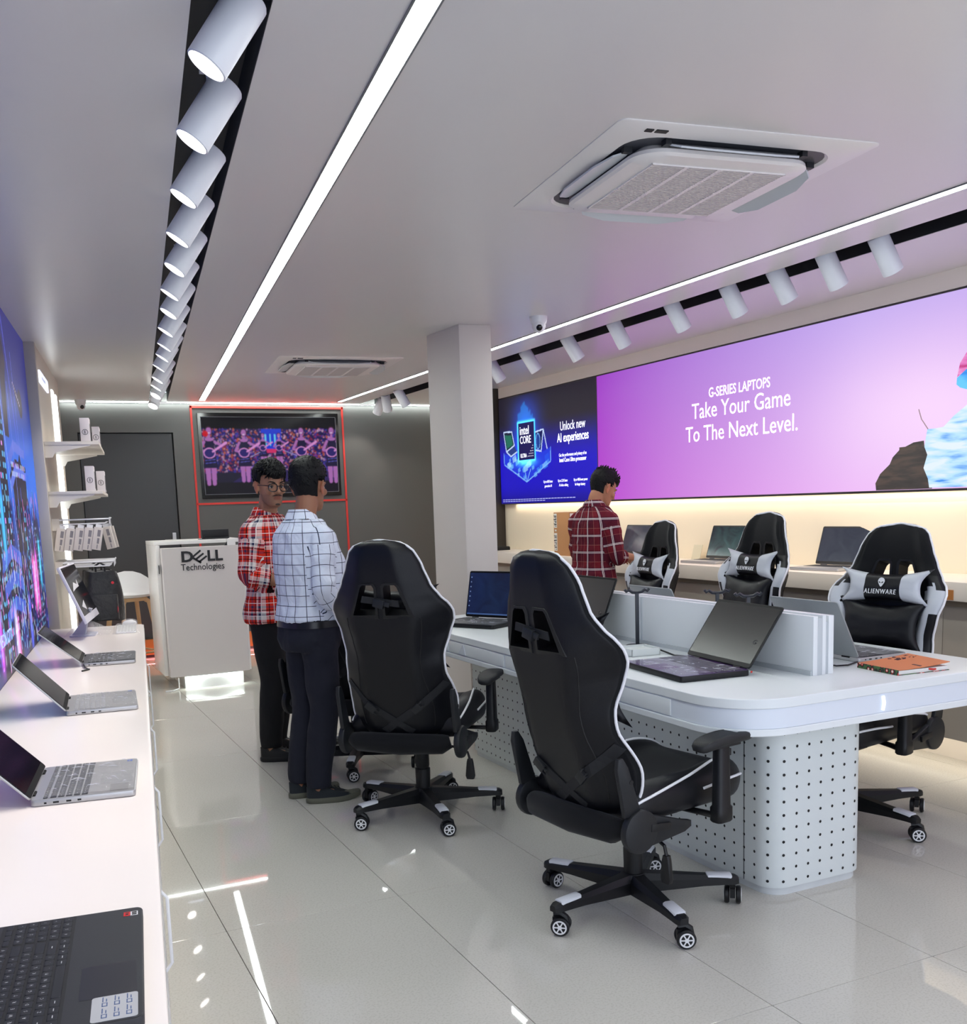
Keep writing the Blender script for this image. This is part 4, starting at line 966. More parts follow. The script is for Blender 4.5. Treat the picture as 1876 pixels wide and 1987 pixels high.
    m = MB(); m.loft([[(.275 + p[0], -.11 + p[1], z) for p in rrect(w, .02, .005, 2)] for z, w in ((.295, .022), (.28, .03), (.215, .044), (.20, .034))]); m.obj('lever_knob', M_plast, lv, smooth=True)
    lettering('lettering', 'SYZS', .022, mat('lever_print', (190, 190, 215), .5), lv, Matrix(((0, 0, 1, .286), (1, 0, 0, -.0), (0, 1, 0, 0), (0, 0, 0, 1))) @ T(-.11, .25, 0, PI / 2), extrude=.0004)
    # --- five-star base
    m = MB(); m.lathe([(.030, .055), (.048, .065), (.052, .12), (.044, .135), (.0005, .136)], 24); m.obj('base_hub', M_plast, t, smooth=True, angle=40)
    cast0 = None
    for k in range(5):
        a = BASE_ROT + 2 * PI * k / 5; R = Matrix.Rotation(a, 4, 'Z')
        m = MB(); rings = []
        for x, w, z0, z1 in ((.02, .074, .066, .135), (.10, .062, .070, .130), (.25, .050, .080, .118), (.335, .050, .083, .113), (.365, .046, .082, .110), (.378, .030, .082, .104)):
            rings.append([R @ Vector((x, p[0], (z0 + z1) / 2 + p[1] * (z1 - z0) / .04)) for p in [(w * .5, -.02), (w * .5, .006), (w * .30, .02), (-w * .30, .02), (-w * .5, .006), (-w * .5, -.02)]])
        m.loft(rings); bl = m.obj('base_leg', M_plast, t, smooth=True, angle=30)
        m = MB(); m.loft([[R @ Vector((x, p[0] * w, .0 + z + p[1])) for p in ((.5, -.006), (.5, .004), (.32, .0075), (-.32, .0075), (-.5, .004), (-.5, -.006))] for x, w, z in ((.262, .030, .1135), (.266, .040, .1145), (.348, .042, .1105), (.352, .036, .1085))]); m.obj('foot_plate', mat('white_foot_plate', (216, 218, 224), .45, bump=(500, .3, .001)), bl, smooth=True, angle=40)
        # caster: twin wheel
        ya = CAST_YAW + (.15, 1.45, .3, .85, -.1)[k]
        if cast0 is None:
            m = MB(); m.cyl((0, 0, .05), (0, 0, .092), .010, seg=10); m.bb(-.024, .016, -.009, .009, .028, .062); m.tube([(.012, 0, .07), (-.01, 0, .074), (-.028, 0, .062), (-.036, 0, .04)], [.012, .014, .012, .008], 8); cast0 = m.obj('caster', M_plast, t, smooth=True, angle=40); c = cast0
            for sg in (-1, 1):
                m = MB(); m.lathe([(.010, -.009), (.028, -.009), (.0325, -.005), (.0325, .005), (.029, .0088), (.010, .009)], 26, 0, T(-.012, sg * .0205, .033, 0, -sg * PI / 2)); wo = m.obj('wheel', M_plast, cast0, smooth=True, angle=40)
                h_ = MB(); X = T(-.012, sg * .0205, .033, 0, -sg * PI / 2)
                rr = lambda r, z, n=24: [(r * math.cos(2 * PI * q / n), r * math.sin(2 * PI * q / n), z) for q in range(n)]
                h_.loft([rr(.0195, .0088), rr(.0195, .0105), rr(.0245, .0105), rr(.0245, .0088)], 0, X, cap=False)
                h_.lathe([(.0005, .0088), (.0075, .0088), (.0075, .011), (.0005, .011)], 16, 0, X)
                for q in range(6): h_.bb(.006, .0205, -.0022, .0022, .0088, .0104, 0, X @ Matrix.Rotation(q * PI / 3, 4, 'Z'))
                ho = h_.obj('wheel_spokes', M_wplast, cast0, smooth=True, angle=40)
        else:
            c = cast0.copy(); C.objects.link(c)
            for ch in list(cast0.children):
                d = ch.copy(); C.objects.link(d); d.parent = c
            c.parent = t
        c.location = R @ Vector((.358, 0, 0)); c.rotation_euler = (0, 0, ya)
    return t
def place_chair(loc, bearing, base, label, group, src=None, lift=0.0, arm=.682):
    global BASE_ROT, ARM, CAST_YAW
    ARM = arm - lift
    rz = -math.radians(bearing); BASE_ROT = math.radians(base) - rz; CAST_YAW = math.atan2(-loc[1], -loc[0]) - PI / 2 - rz
    st = random.getstate(); random.seed(int(base * 7 + bearing)); c = make_chair(); random.setstate(st)
    c.location = (loc[0], loc[1], 0); c.rotation_euler = (0, 0, rz); c['label'] = label; c['group'] = group
    if lift:
        for ch in c.children:
            n = ch.name.split('.')[0]
            if n not in ('base_hub', 'base_leg', 'caster', 'gas_piston', 'gas_cover', 'foot_plate'): ch.location.z += lift
            if n == 'gas_piston': ch.location.z += lift * .6
    return c
G1, G2 = 'black gaming chairs on the aisle side of the table', 'black gaming chairs on the wall side of the table'
def ang(c, p): return math.degrees(math.atan2(p[1] - c[1], p[0] - c[0]))
place_chair((1.963, 2.955), 80, ang((1.963, 2.955), (1.912, 2.595)), 'black gaming chair nearest the camera, seen from behind, at the near corner of the table', G1)
place_chair((1.734, 4.406), 42, ang((1.734, 4.406), (1.691, 4.041)), 'black gaming chair seen squarely from behind, beside the man in the white checked shirt', G1, lift=.015)
place_chair((1.76, 5.47), 52, ang((1.76, 5.47), (1.599, 5.13)), 'black gaming chair mostly hidden behind the man in the white checked shirt', G1)
place_chair((3.342, 3.306), -103, ang((3.342, 3.306), (3.368, 2.947)), 'black gaming chair facing the table with its pillow lettering in full view, rightmost', G2, lift=.0, arm=.652)
place_chair((3.44, 4.42), -88, 20, 'black gaming chair facing the table, middle of the three along the wall side', G2, lift=.055, arm=.652)
place_chair((3.42, 5.38), -86, 50, 'black gaming chair facing the table, beside the man in the maroon shirt', G2, lift=.01, arm=.652)
# ================================================================== LAPTOPS
# local frame: origin on the counter under the middle of the base, user at -Y, hinge at +Y
KROWS = [[1] * 15, [1] * 13 + [2], [1.5] + [1] * 12 + [1.5], [1.8] + [1] * 11 + [2.2], [2.3] + [1] * 10 + [2.7], [1.3, 1, 1, 1.3, 5.4, 1, 1, 1, 1, 1]]
LEG = ['  F F F F F F F F F F F F  ', '`1234567890-=', '^QWERTYUIOP[]|', '^ASDFGHJKL;"', '^ZXCVBNM,./^', '^^^^ ^^<^>']
def make_laptop(label, loc, rz, w=.358, d=.236, ang=125, base=M_silver, deck=M_silver, lid=M_silver, keym=None, bez=None, h=.017, group=None, film=True, keys='joined', screen=None, logo=None, lidlen=None, backwall=False, numpad=True, extra=None):
    keym = keym or mat('key_black', (30, 31, 35), .5); bez = bez or mat('bezel_black', (12, 12, 14), .5, spec=.12)
    t = thing('laptop', label, 'laptop', loc, rz, group)
    m = MB(); m.prism(rrect(w, d, .012, 4), .0015, h, bev=.002); b = m.obj('base', base, t, smooth=True, angle=40)
    m = MB(); m.prism(rrect(w - .004, d - .004, .011, 4), h - .0002, h + .0008); m.obj('deck', deck, b)
    for x in (-.14, .14):
        m = MB(); m.bb(x - .02, x + .02, -.006 + d * .4, .006 + d * .4, 0, .0015); m.obj('rubber_foot', M_plast, b)
    # ports on both sides
    for sx in (-1, 1):
        for k, (y, ww) in enumerate(((d * .36, .006), (d * .26, .014), (d * .14, .012), (d * .04, .009))):
            m = MB(); m.bb(sx * (w / 2 - .001), sx * (w / 2 + .0004), y - ww / 2, y + ww / 2, h * .35, h * .35 + .0045); m.obj('port', M_black, b)
    kp = w / 19.2 if numpad else w / 16.4; ky = min(.0187, d * .078); kt = d / 2 - .026
    pcs = [KROWS[r] for r in range(6)]
    jm = MB(); lg = MB(); n = 0; shared = {}
    x_off = -(18.6 if numpad else 14.6) * kp / 2
    if keys:
        m = MB(); m.bb(x_off - .003, -x_off + .003, kt - 6 * ky - .003, kt + .003, h + .0007, h + .0012); m.obj('keyboard_well', mat('well_dark', (20, 20, 23), .6) if base is not M_silver else deck, b)
        for r in range(6):
            ks = [(u, k) for k, u in enumerate(pcs[r])]; tot = sum(pcs[r]); sc = 14.3 / tot; x = x_off; y = kt - (r + .5) * ky
            hh = ky * (.66 if r == 0 else .86)
            cells = []
            for u, k in ks: cells.append((x, u * sc * kp, LEG[r][k] if r and k < len(LEG[r]) else ('F' if r == 0 else ' '))); x += u * sc * kp
            if numpad:
                x = x_off + 14.6 * kp
                for q in range(4): cells.append((x, kp, '789*456-123+0.=/'[(r * 4 + q) % 16] if r else ' ')); x += kp
            for (cx0, cw, ch) in cells:
                if keys == 'single':
                    key = (round(cw, 4), r == 0)
                    if key not in shared:
                        q = MB(); q.loft([[(p[0], p[1], z) for p in rrect(cw - g_, hh - g_, .0018, 2)] for z, g_ in ((0, .0016), (.0012, .0018), (.0018, .0028))]); ko = q.obj('key', keym, b, smooth=True, angle=40); shared[key] = ko
                    else: ko = shared[key].copy(); C.objects.link(ko)
                    ko.location = (cx0 + cw / 2, y, h + .0008)
                    if ch not in ' ^':
                        if ch not in GLYPH: g0 = text_mesh(ch, .0075, 0, res=1); GLYPH[ch] = ([v.co.copy() for v in g0.vertices], [tuple(p.vertices) for p in g0.polygons])
                        gv, gf = GLYPH[ch]; lg.add([(v.x + cx0 + cw / 2, v.y + y, h + .0028) for v in gv], gf)
                    elif ch == '^': lg.bb(cx0 + cw / 2 - .004, cx0 + cw / 2 + .004, y - .0006, y + .0006, h + .0027, h + .0029)
                else: jm.bb(cx0 + .001, cx0 + cw - .001, y - hh / 2 + .0005, y + hh / 2 - .0005, h + .0008, h + .0022)
        if keys == 'single':
            o = lg.obj('key_legends', mat('legend_white', (200, 202, 206), .5), b); o['kind'] = 'stuff'
        else: o = jm.obj('keys', keym, b); o['kind'] = 'stuff'
    tx = (-.075 if w == .43 else -.02) if numpad else 0
    m = MB(); m.bb(tx - .058, tx + .058, -d / 2 + .010, -d / 2 + .085 * d / .236, h + .0006, h + .0011); m.obj('trackpad', mat('trackpad_' + deck.name, tuple(int(255 * (x ** (1 / 2.2)) * .92) for x in deck.node_tree.nodes['Principled BSDF'].inputs[0].default_value[:3]), .35), b)
    # lid
    L = lidlen or d - .004; a = math.radians(ang)
    piv = Vector((0, d / 2 - .006, h + .001))
    R = Matrix.Translation(piv) @ Matrix.Rotation(PI - a, 4, 'X')   # lid local: x across, y along the lid from the hinge, z to its back
    # with y' pointing back-up: rotate +Y by (180-ang) upwards
    m = MB(); m.prism(rrect(w, L, .010, 4, 0, L / 2 + .004), 0, -.006, 0, R, bev=.0018); lo = m.obj('lid', lid, t, smooth=True, angle=40)
    m = MB(); m.prism(rrect(w - .004, L - .004, .009, 4, 0, L / 2 + .004), 0, .0008, 0, R); m.obj('bezel', bez, lo)
    m = MB(); m.prism(rrect(w - .016, L - .030, .002, 1, 0, L / 2 + .008), .0008, .0013, 0, R); so = m.obj('screen', screen or M_screen, lo)
    if logo:
        m = MB(); rs = .011
        pts = [(.5 * w - .05 + rs * math.cos(q), L * .42 + rs * .8 * math.sin(q), .0016) for q in [math.radians(x) for x in range(40, 345, 15)]] + [(.5 * w - .05 + .001, L * .42 - .003, .0016)]
        m.tube([R @ Vector(p) for p in pts], .0012, 5); m.obj('lid_emblem', mat('faint_emblem', (52, 52, 58), .4), lo)
    for x in (-w * .32, w * .32):
        m = MB(); m.cyl((x - .022, d / 2 - .004, h - .001), (x + .022, d / 2 - .004, h - .001), .0052, seg=10); m.obj('hinge', bez, t, smooth=True)
    if film:
        rnd = random.Random(int(abs(loc[1]) * 100)); m = MB(); N = 14
        def fs_(nm, w_, y0, y1, Rm, z0, am):
            vs = []; fs = []
            for i in range(N + 1):
                for j in range(N + 1):
                    x = -w_ / 2 + w_ * i / N; y = y0 + (y1 - y0) * j / N
                    vs.append(Rm @ Vector((x, y, z0 + am * abs(noise.noise(Vector((x * 60, y * 25, rnd.random() * .4 + loc[1])))))))
            for i in range(N):
                for j in range(N): q = i * (N + 1) + j; fs.append((q, q + 1, q + N + 2, q + N + 1))
            mm = MB(); mm.add(vs, fs); return mm.obj(nm, M_film, b if nm == 'film' else lo, smooth=True, angle=180)
        fs_('film', w - .02, -d / 2 + .004, d / 2 - .03, Matrix.Identity(4), h + .003, .005)
        m = MB(); ax_ = rnd.uniform(.3, 1.2)
        for q in range(26):
            x0 = rnd.uniform(-w * .42, w * .42); y0 = rnd.uniform(-d * .42, d * .30); a0 = ax_ + rnd.gauss(0, .35); l0 = rnd.uniform(.008, .035)
            m.tube([(x0, y0, h + .0075), (x0 + l0 * .5 * math.cos(a0) + .002, y0 + l0 * .5 * math.sin(a0), h + .0085), (max(-w * .47, min(w * .47, x0 + l0 * math.cos(a0))), max(-d * .46, min(d * .4, y0 + l0 * math.sin(a0))), h + .0075)], [.0003, .0009, .0003], 4)
        o = m.obj('crease_glints', mat('film_shine', (225, 225, 235), .15), b); o['kind'] = 'stuff'  # thin pale tubes stand in for highlights on the crinkled film
    return t, b, lo, R, h
RLf = math.pi / 2 - LA
M_dark_al = mat('dark_aluminium', (58, 60, 66), .4, metal=.3)
M_char = mat('charcoal_plastic', (38, 39, 44), .55, bump=(500, .2, .001))
GL = 'open laptops on the left counter'
t, b, lo, R, h = make_laptop('black open laptop with keyboard and number pad, nearest the camera on the left counter', LW(-.170, 1.647, CL), RLf, .43, .252, 128, M_char, M_char, M_char, keym=mat('key_charcoal', (26, 27, 31), .5), group=GL, film=False, keys='single', h=.019)
lb = mat('sticker_paper', (176, 178, 182), .4)
m = MB(); m.prism(rrect(.078, .064, .005, 3, -.170, -.086), h + .0009, h + .0013); so = m.obj('spec_sticker', lb, b)
inkb = mat('sticker_ink', (60, 84, 130), .5)
for j in range(3):
    for i in range(2):
        m = MB(); x = -.200 + i * .036; y = -.072 - j * .017; m.bb(x, x + .012, y - .004, y + .004, h + .0013, h + .0015); m.bb(x + .002, x + .010, y - .0025, y + .0025, h + .0015, h + .0016, 1); m.obj('icon', [inkb, lb], so)
        m = MB()
        for q in range(2): m.bb(x + .015, x + .030 - q * .006, y + .002 - q * .005, y + .0035 - q * .005, h + .0013, h + .0015)
        m.obj('small_print', inkb, so)
m = MB(); m.bb(.176, .194, -.105, -.094, h + .0009, h + .0013); so = m.obj('red_badge', mat('badge_red', (200, 30, 36), .4), b)
m = MB(); m.bb(.176, .194, -.118, -.1055, h + .0009, h + .0013); s2 = m.obj('badge', mat('badge_white', (225, 225, 228), .4), b)
m = MB(); m.bb(.178, .184, -.116, -.108, h + .0013, h + .0015); m.bb(.186, .192, -.116, -.108, h + .0013, h + .0015); m.bb(.180, .185, -.102, -.097, h + .0013, h + .0015); m.bb(.188, .191, -.103, -.097, h + .0013, h + .0015); m.obj('badge_marks', M_black, s2)
def blue_badge(b, h, x, y):
    m = MB(); m.bb(x - .009, x + .009, y - .007, y + .007, h + .0012, h + .0016); o = m.obj('blue_badge', mat('badge_blue', (20, 90, 190), .4), b)
    m = MB(); m.bb(x - .006, x + .004, y - .001, y + .001, h + .0016, h + .0018); m.bb(x - .006, x + .002, y + .002, y + .004, h + .0016, h + .0018); m.obj('badge_marks', lb, o)
M_skey = mat('key_grey_black', (46, 47, 52), .5); M_lkey = mat('key_light_grey', (150, 150, 154), .5)
M_filmsil = mat('silver_under_film', (160, 160, 162), .28, metal=.3)
t, b, lo, R, h = make_laptop('silver open laptop with black keys and a blue sticker, second along the left counter', LW(-.180, 2.885, CL), RLf - .02, .36, .252, 133, M_silver, M_filmsil, M_silver, keym=M_skey, group=GL, keys='single')
blue_badge(b, h, .158, -.104)
m = MB(); m.prism(rrect(.07, .045, .003, 2, -.13, -.085), h + .0011, h + .0014); m.obj('label_sticker', mat('sticker_grey', (128, 126, 126), .4), b)
t, b, lo, R, h = make_laptop('silver open laptop with pale keys wrapped in film, third along the left counter', LW(-.180, 4.12, CL), RLf + .03, .36, .252, 132, M_silver, M_filmsil, M_silver, keym=M_lkey, group=GL); blue_badge(b, h, .158, -.104)
t, b, lo, R, h = make_laptop('slim open laptop with dark keyboard deck, in front of the white desktop computer', LW(-.185, 5.40, CL), RLf, .355, .25, 139, M_silver, mat('dark_deck', (56, 56, 60), .35), M_silver, keym=mat('key_black', (30, 31, 35)), group=GL)
# small power cable ends behind the slim laptop
m = MB(); p = [LW(-.30, 5.22, CL + .012), LW(-.29, 5.15, CL + .006), LW(-.27, 5.10, CL + .004), LW(-.30, 5.06, CL + .004)]; m.tube(p, .004, 6); tag(m.obj('charging_cable', M_plast, None, smooth=True), 'short black cable lying by the hinge of the slim laptop', 'cable')
# --- laptops on the gaming table
GT = 'laptops on the gaming table'
M_scr_off = mat('screen_off_grey', (44, 43, 44), .22, spec=.5, bump=(300, .05))
def emitscreen(name, c1, c2, st=.5):
    m = mat(name, c1, .12, emit=st); nt = m.node_tree; b = nt.nodes['Principled BSDF']; tc = nt.nodes.new('ShaderNodeTexCoord'); n = nt.nodes.new('ShaderNodeTexNoise'); n.inputs['Scale'].default_value = 9; n.inputs['Detail'].default_value = 4; n.inputs['Distortion'].default_value = 1
    cr = nt.nodes.new('ShaderNodeValToRGB'); cr.color_ramp.elements[0].position = .35; cr.color_ramp.elements[0].color = lin(c1) + (1,); cr.color_ramp.elements[1].position = .72; cr.color_ramp.elements[1].color = lin(c2) + (1,)
    nt.links.new(tc.outputs['Object'], n.inputs[0]); nt.links.new(n.outputs[0], cr.inputs[0]); nt.links.new(cr.outputs[0], b.inputs['Emission Color']); b.inputs['Base Color'].default_value = (.01, .01, .012, 1)
    return m
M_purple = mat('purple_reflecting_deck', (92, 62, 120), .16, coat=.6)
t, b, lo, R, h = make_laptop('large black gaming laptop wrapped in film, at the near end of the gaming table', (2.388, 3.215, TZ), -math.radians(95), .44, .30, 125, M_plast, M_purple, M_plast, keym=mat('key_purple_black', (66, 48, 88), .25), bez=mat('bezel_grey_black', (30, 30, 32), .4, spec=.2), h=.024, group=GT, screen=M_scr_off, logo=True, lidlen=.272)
m = MB(); m.bb(-.17, .17, .148, .172, .004, .026); m.obj('rear_vent', M_plast, b, bevel=.003)
m = MB(); m.bb(.2202, .2212, .152, .160, .012, .019); m.obj('red_mark', mat('mark_red', (200, 50, 40), .4), b)
t, b, lo, R, h = make_laptop('black laptop with its dark blue desktop screen switched on, far end of the gaming table', (2.41, 5.16, TZ), -math.radians(62), .40, .285, 103, M_plast, M_dark_al, M_plast, h=.022, group=GT, screen=emitscreen('desktop_picture', (8, 14, 44), (20, 34, 70), .8), lidlen=.27)
m = MB(); m.prism(rrect(.38, .008, .001, 1, 0, .022), .0014, .0018, 0, R); m.obj('task_bar', mat('task_bar_blue', (60, 84, 130), .3, emit=.6), lo)
for k in range(7):
    m = MB(); m.bb(-.184, -.177, .24 - k * .028 - .007, .24 - k * .028, .0014, .0018, 0, R); m.obj('desktop_icon', mat('icon_grey', (120, 140, 180), .4, emit=.3), lo)
t, b, lo, R, h = make_laptop('black gaming laptop with a faint round lid emblem, behind the nearest chair', (2.42, 4.30, TZ), -math.radians(90), .37, .27, 112, M_plast, M_dark_al, M_plast, h=.020, group=GT, screen=M_scr_off, logo=True, lidlen=.30)
GS = 'silver laptops on the wall side of the gaming table'
M_greylid = mat('grey_lid_film', (150, 156, 158), .3, metal=.3, bump=(20, .25, .004))
t, b, lo, R, h = make_laptop('silver laptop seen from the back of its lid, beside the orange notebook', (3.19, 3.165, TZ), math.radians(90), .39, .265, 117, M_silver, mat('grey_deck', (96, 98, 100), .35), M_greylid, group=GS, lidlen=.258)
t, b, lo, R, h = make_laptop('silver laptop with only the top of its lid showing over the divider', (3.17, 4.235, TZ), math.radians(90), .37, .26, 117, M_silver, mat('grey_deck', (96, 98, 100)), M_greylid, group=GS, lidlen=.245)
# --- laptops on the right counter, user side towards -X
GR = 'laptops on the right counter'
scr = emitscreen('blue_green_screen', (14, 28, 44), (52, 88, 88), .75); scr2 = emitscreen('grey_blue_screen', (50, 58, 78), (70, 76, 92), .6)
for (yy, lab, s_, rz) in ((5.70, 'open laptop with a dark blue green screen, middle one on the right counter', scr, -1.50), (4.60, 'open laptop on the right counter half hidden behind the rightmost chair', scr2, -1.45), (6.84, 'open laptop on the right counter that the man in maroon is using', scr2, -1.57)):
    make_laptop(lab, (4.46, yy, CR), rz, .36, .245, 108, M_silver, M_silver, M_silver, keym=M_skey, bez=mat('bezel_brown', (40, 36, 32), .3), group=GR, screen=s_, film=False, numpad=False)
# ================================================================== ITEMS ON THE GAMING TABLE
def headphone_stand(loc, label, yaw):
    t = thing('headphone_stand', label, 'stand', loc, yaw, 'headphone stands on the gaming table')
    M_st = mat('stand_navy_black', (26, 30, 42), .35)
    m = MB(); m.lathe([(.0005, 0), (.052, 0), (.054, .003), (.052, .006), (.0005, .007)], 28); m.obj('foot', M_st, t, smooth=True, angle=40)
    m = MB(); m.bb(-.008, .008, -.007, .007, .006, .248); m.obj('post', M_st, t, bevel=.002)
    m = MB(); m.tube([(-.058, 0, .266), (-.050, 0, .256), (-.038, 0, .262), (-.022, 0, .252), (0, 0, .250), (.022, 0, .252), (.038, 0, .262), (.050, 0, .256), (.058, 0, .266)], .007, 8, up=(0, 1, 0)); m.obj('cradle', M_st, t, smooth=True)
    return t
headphone_stand((2.634, 3.905, TZ), 'black headphone stand in front of the divider, clear in view on the near side', -.3)
headphone_stand((2.87, 3.62, TZ), 'black headphone stand behind the divider, left of the near pair', -.4)
headphone_stand((2.86, 3.40, TZ), 'black headphone stand behind the divider, just over the open gaming laptop lid', -.4)
headphone_stand((2.87, 4.72, TZ), 'black headphone stand in front of the jeans of the man in maroon', -.4)
headphone_stand((2.89, 5.0, TZ), 'black headphone stand behind the divider, farthest back', -.4)
t = thing('power_box', 'small white open box on the table beside the headphone stand', 'box', (2.50, 3.70, TZ), -.1)
m = MB(); m.bb(-.07, .07, -.07, .07, 0, .004); m.bb(-.07, .07, -.07, -.064, 0, .032); m.bb(-.07, .07, .064, .07, 0, .032); m.bb(-.07, -.064, -.07, .07, 0, .032); m.bb(.064, .07, -.07, .07, 0, .032); m.obj('tray', M_powder, t, bevel=.001)
m = MB(); m.bb(-.06, .06, -.06, .06, .020, .024); m.obj('lid', M_powder, t)
m = MB(); m.tube([(2.585, 3.68, TZ + .018), (2.60, 3.62, TZ + .006), (2.585, 3.55, TZ + .004), (2.61, 3.48, TZ + .006), (2.60, 3.42, TZ + .012)], .004, 8); tag(m.obj('charging_cable', M_plast, None, smooth=True), 'black cable from the small white box to the big gaming laptop', 'cable')
t = thing('power_cable', 'black power cable with a plug block beside the divider end', 'cable', (0, 0, 0))
m = MB(); m.tube([(2.80, 3.02, TZ + .03), (2.825, 2.98, TZ + .028), (2.86, 2.95, TZ + .016), (2.90, 2.93, TZ + .008), (2.96, 2.93, TZ + .005), (3.03, 2.95, TZ + .008)], .0035, 8); m.obj('cord', M_plast, t, smooth=True)
m = MB(); m.tube([(2.825, 2.98, TZ + .028), (2.86, 2.95, TZ + .016)], [.009, .009], 8); m.obj('ferrite', M_plast, t, smooth=True)
# orange notebook
t = thing('notebook', 'orange notebook with a patterned spine lying on the gaming table', 'notebook', (3.075, 2.77, TZ), math.radians(-5))
pm = mat('spine_pattern', (40, 60, 40), .5); nt = pm.node_tree; tc = nt.nodes.new('ShaderNodeTexCoord'); vo = nt.nodes.new('ShaderNodeTexVoronoi'); vo.inputs['Scale'].default_value = 46
cr = nt.nodes.new('ShaderNodeValToRGB'); cr.color_ramp.interpolation = 'CONSTANT'
for k, (p_, c_) in enumerate(((0, (236, 232, 220)), (.22, (200, 60, 40)), (.34, (30, 40, 30)), (.55, (70, 110, 60)))):
    e = cr.color_ramp.elements[0] if k == 0 else cr.color_ramp.elements.new(p_); e.position = p_; e.color = lin(c_) + (1,)
nt.links.new(tc.outputs['Object'], vo.inputs['Vector']); nt.links.new(vo.outputs['Distance'], cr.inputs[0]); nt.links.new(cr.outputs[0], nt.nodes['Principled BSDF'].inputs['Base Color'])
m = MB(); m.bb(-.115, .125, -.108, .108, 0, .002); m.obj('back_cover', pm, t)
m = MB(); m.bb(-.112, .120, -.104, .104, .002, .016); m.obj('pages', mat('paper', (226, 226, 222), .8, bump=(900, .4, .001)), t)
m = MB(); m.bb(-.119, -.115, -.108, .108, 0, .020); m.obj('spine', pm, t)
m = MB(); vs = []
for i in range(9):
    x = -.117 + .245 * i / 8; z = .018 + .012 * (i / 8) ** 2
    vs.append([(x, -.108, z), (x, .108, z + .004 * (i / 8)), (x, .108, z + .002 + .004 * (i / 8)), (x, -.108, z + .002)])
m.loft(vs); co = m.obj('front_cover', mat('orange_cover', (206, 122, 74), .6, var=(3, .05)), t, smooth=True)
m = MB(); rr = random.Random(4)
for k in range(26):
    x = .015 + rr.random() * .10; y = .04 + rr.random() * .06; a = rr.random() * 6; l = .006 + rr.random() * .012; z = .018 + .012 * ((x + .117) / .245) ** 2 + .0045
    m.tube([(x, y, z), (x + l * math.cos(a), y + l * .5 * math.sin(a), z + .0006), (x + l * 1.6 * math.cos(a + .5), min(.106, y + l * .8 * math.sin(a + .6)), z + .001)], .0012, 4)
o = m.obj('line_drawing', mat('dark_brown_ink', (70, 50, 60), .6), co); o['kind'] = 'stuff'
m = MB(); m.bb(-.085, -.07, -.06, -.03, .0185, .0203); m.obj('title_print', MATS['mark_red'], co); m = MB(); m.bb(.0, .01, -.09, -.05, .0225, .0245); m.obj('small_print', MATS['dark_brown_ink'], co)
m = MB(); m.tube([(.03, -.103, .012), (.045, -.112, .010), (.06, -.106, .009)], .004, 6); m.obj('ribbon', MATS['mark_red'], t)
# ================================================================== RIGHT COUNTER ITEMS
t = thing('cardboard_box', 'tall brown cardboard box with white shipping labels behind the man in maroon', 'box', (4.36, 7.50, CR), math.radians(0))
m = MB(); m.bb(-.055, .055, -.13, .13, 0, .365); m.obj('carton', M_card, t, bevel=.002)
for z0, z1 in ((.235, .355), (.04, .19)):
    m = MB(); m.bb(-.0562, -.0552, .075, .122, z0, z1); l_ = m.obj('shipping_label', mat('label_paper', (224, 222, 216), .6), t)
    m = MB()
    for k in range(9): z = z0 + .01 + (z1 - z0 - .02) * k / 9; m.bb(-.0567, -.0562, .08, .105 + .012 * (k % 3), z, z + .005 + .003 * (k % 2))
    m.obj('barcode', M_black, l_)
for z0, z1 in ((.235, .355), (.04, .19)):
    m = MB(); m.bb(-.045, -.01, -.1312, -.1302, z0, z1); m.obj('shipping_label', MATS['label_paper'], t)
m = MB(); m.bb(-.0562, -.0552, .085, .11, .205, .22); m.obj('small_label', MATS['label_paper'], t)
for yy, lab in ((6.60, 'clear acrylic price stand beside the laptop of the man in maroon'), (6.03, 'clear acrylic price stand at the left of the middle laptop on the right counter')):
    t = thing('price_stand', lab, 'price stand', (4.58, yy, CR), 0, 'acrylic price stands on the right counter')
    m = MB(); m.prism([(-.0, 0), (.003, 0), (.033, .11), (.03, .11)], -.05, .05, 0, Matrix(((1, 0, 0, 0), (0, 0, 1, 0), (0, 1, 0, 0), (0, 0, 0, 1)))); m.obj('card', mat('frosted_acrylic', (206, 196, 170), .3), t)
    m = MB(); m.bb(-.03, .04, -.05, .05, 0, .003); m.obj('foot', mat('frosted_acrylic', (206, 196, 170)), t)
t = thing('speaker_box', 'black box standing on the right counter beside the pillar', 'box', (4.43, 9.03, CR), 0)
m = MB(); m.bb(-.10, .11, -.1, .1, 0, .15 * .0 + .03); m.obj('lid', M_plast2, t, bevel=.003); 
m = MB(); m.bb(-.095, .105, -.095, .095, .03, .035); m.obj('cover_plate', M_plast, t)
t2 = thing('black_cabinet', 'black cabinet beside the far end of the right counter', 'cabinet', (4.38, 9.55, 0), 0)
m = MB(); m.bb(-.14, .16, -.14, .14, 0, .96); m.obj('body', M_plast, t2, bevel=.004)
m = MB(); m.bb(-.13, .15, -.145, -.14, .05, .93); m.obj('door', M_plast2, t2)
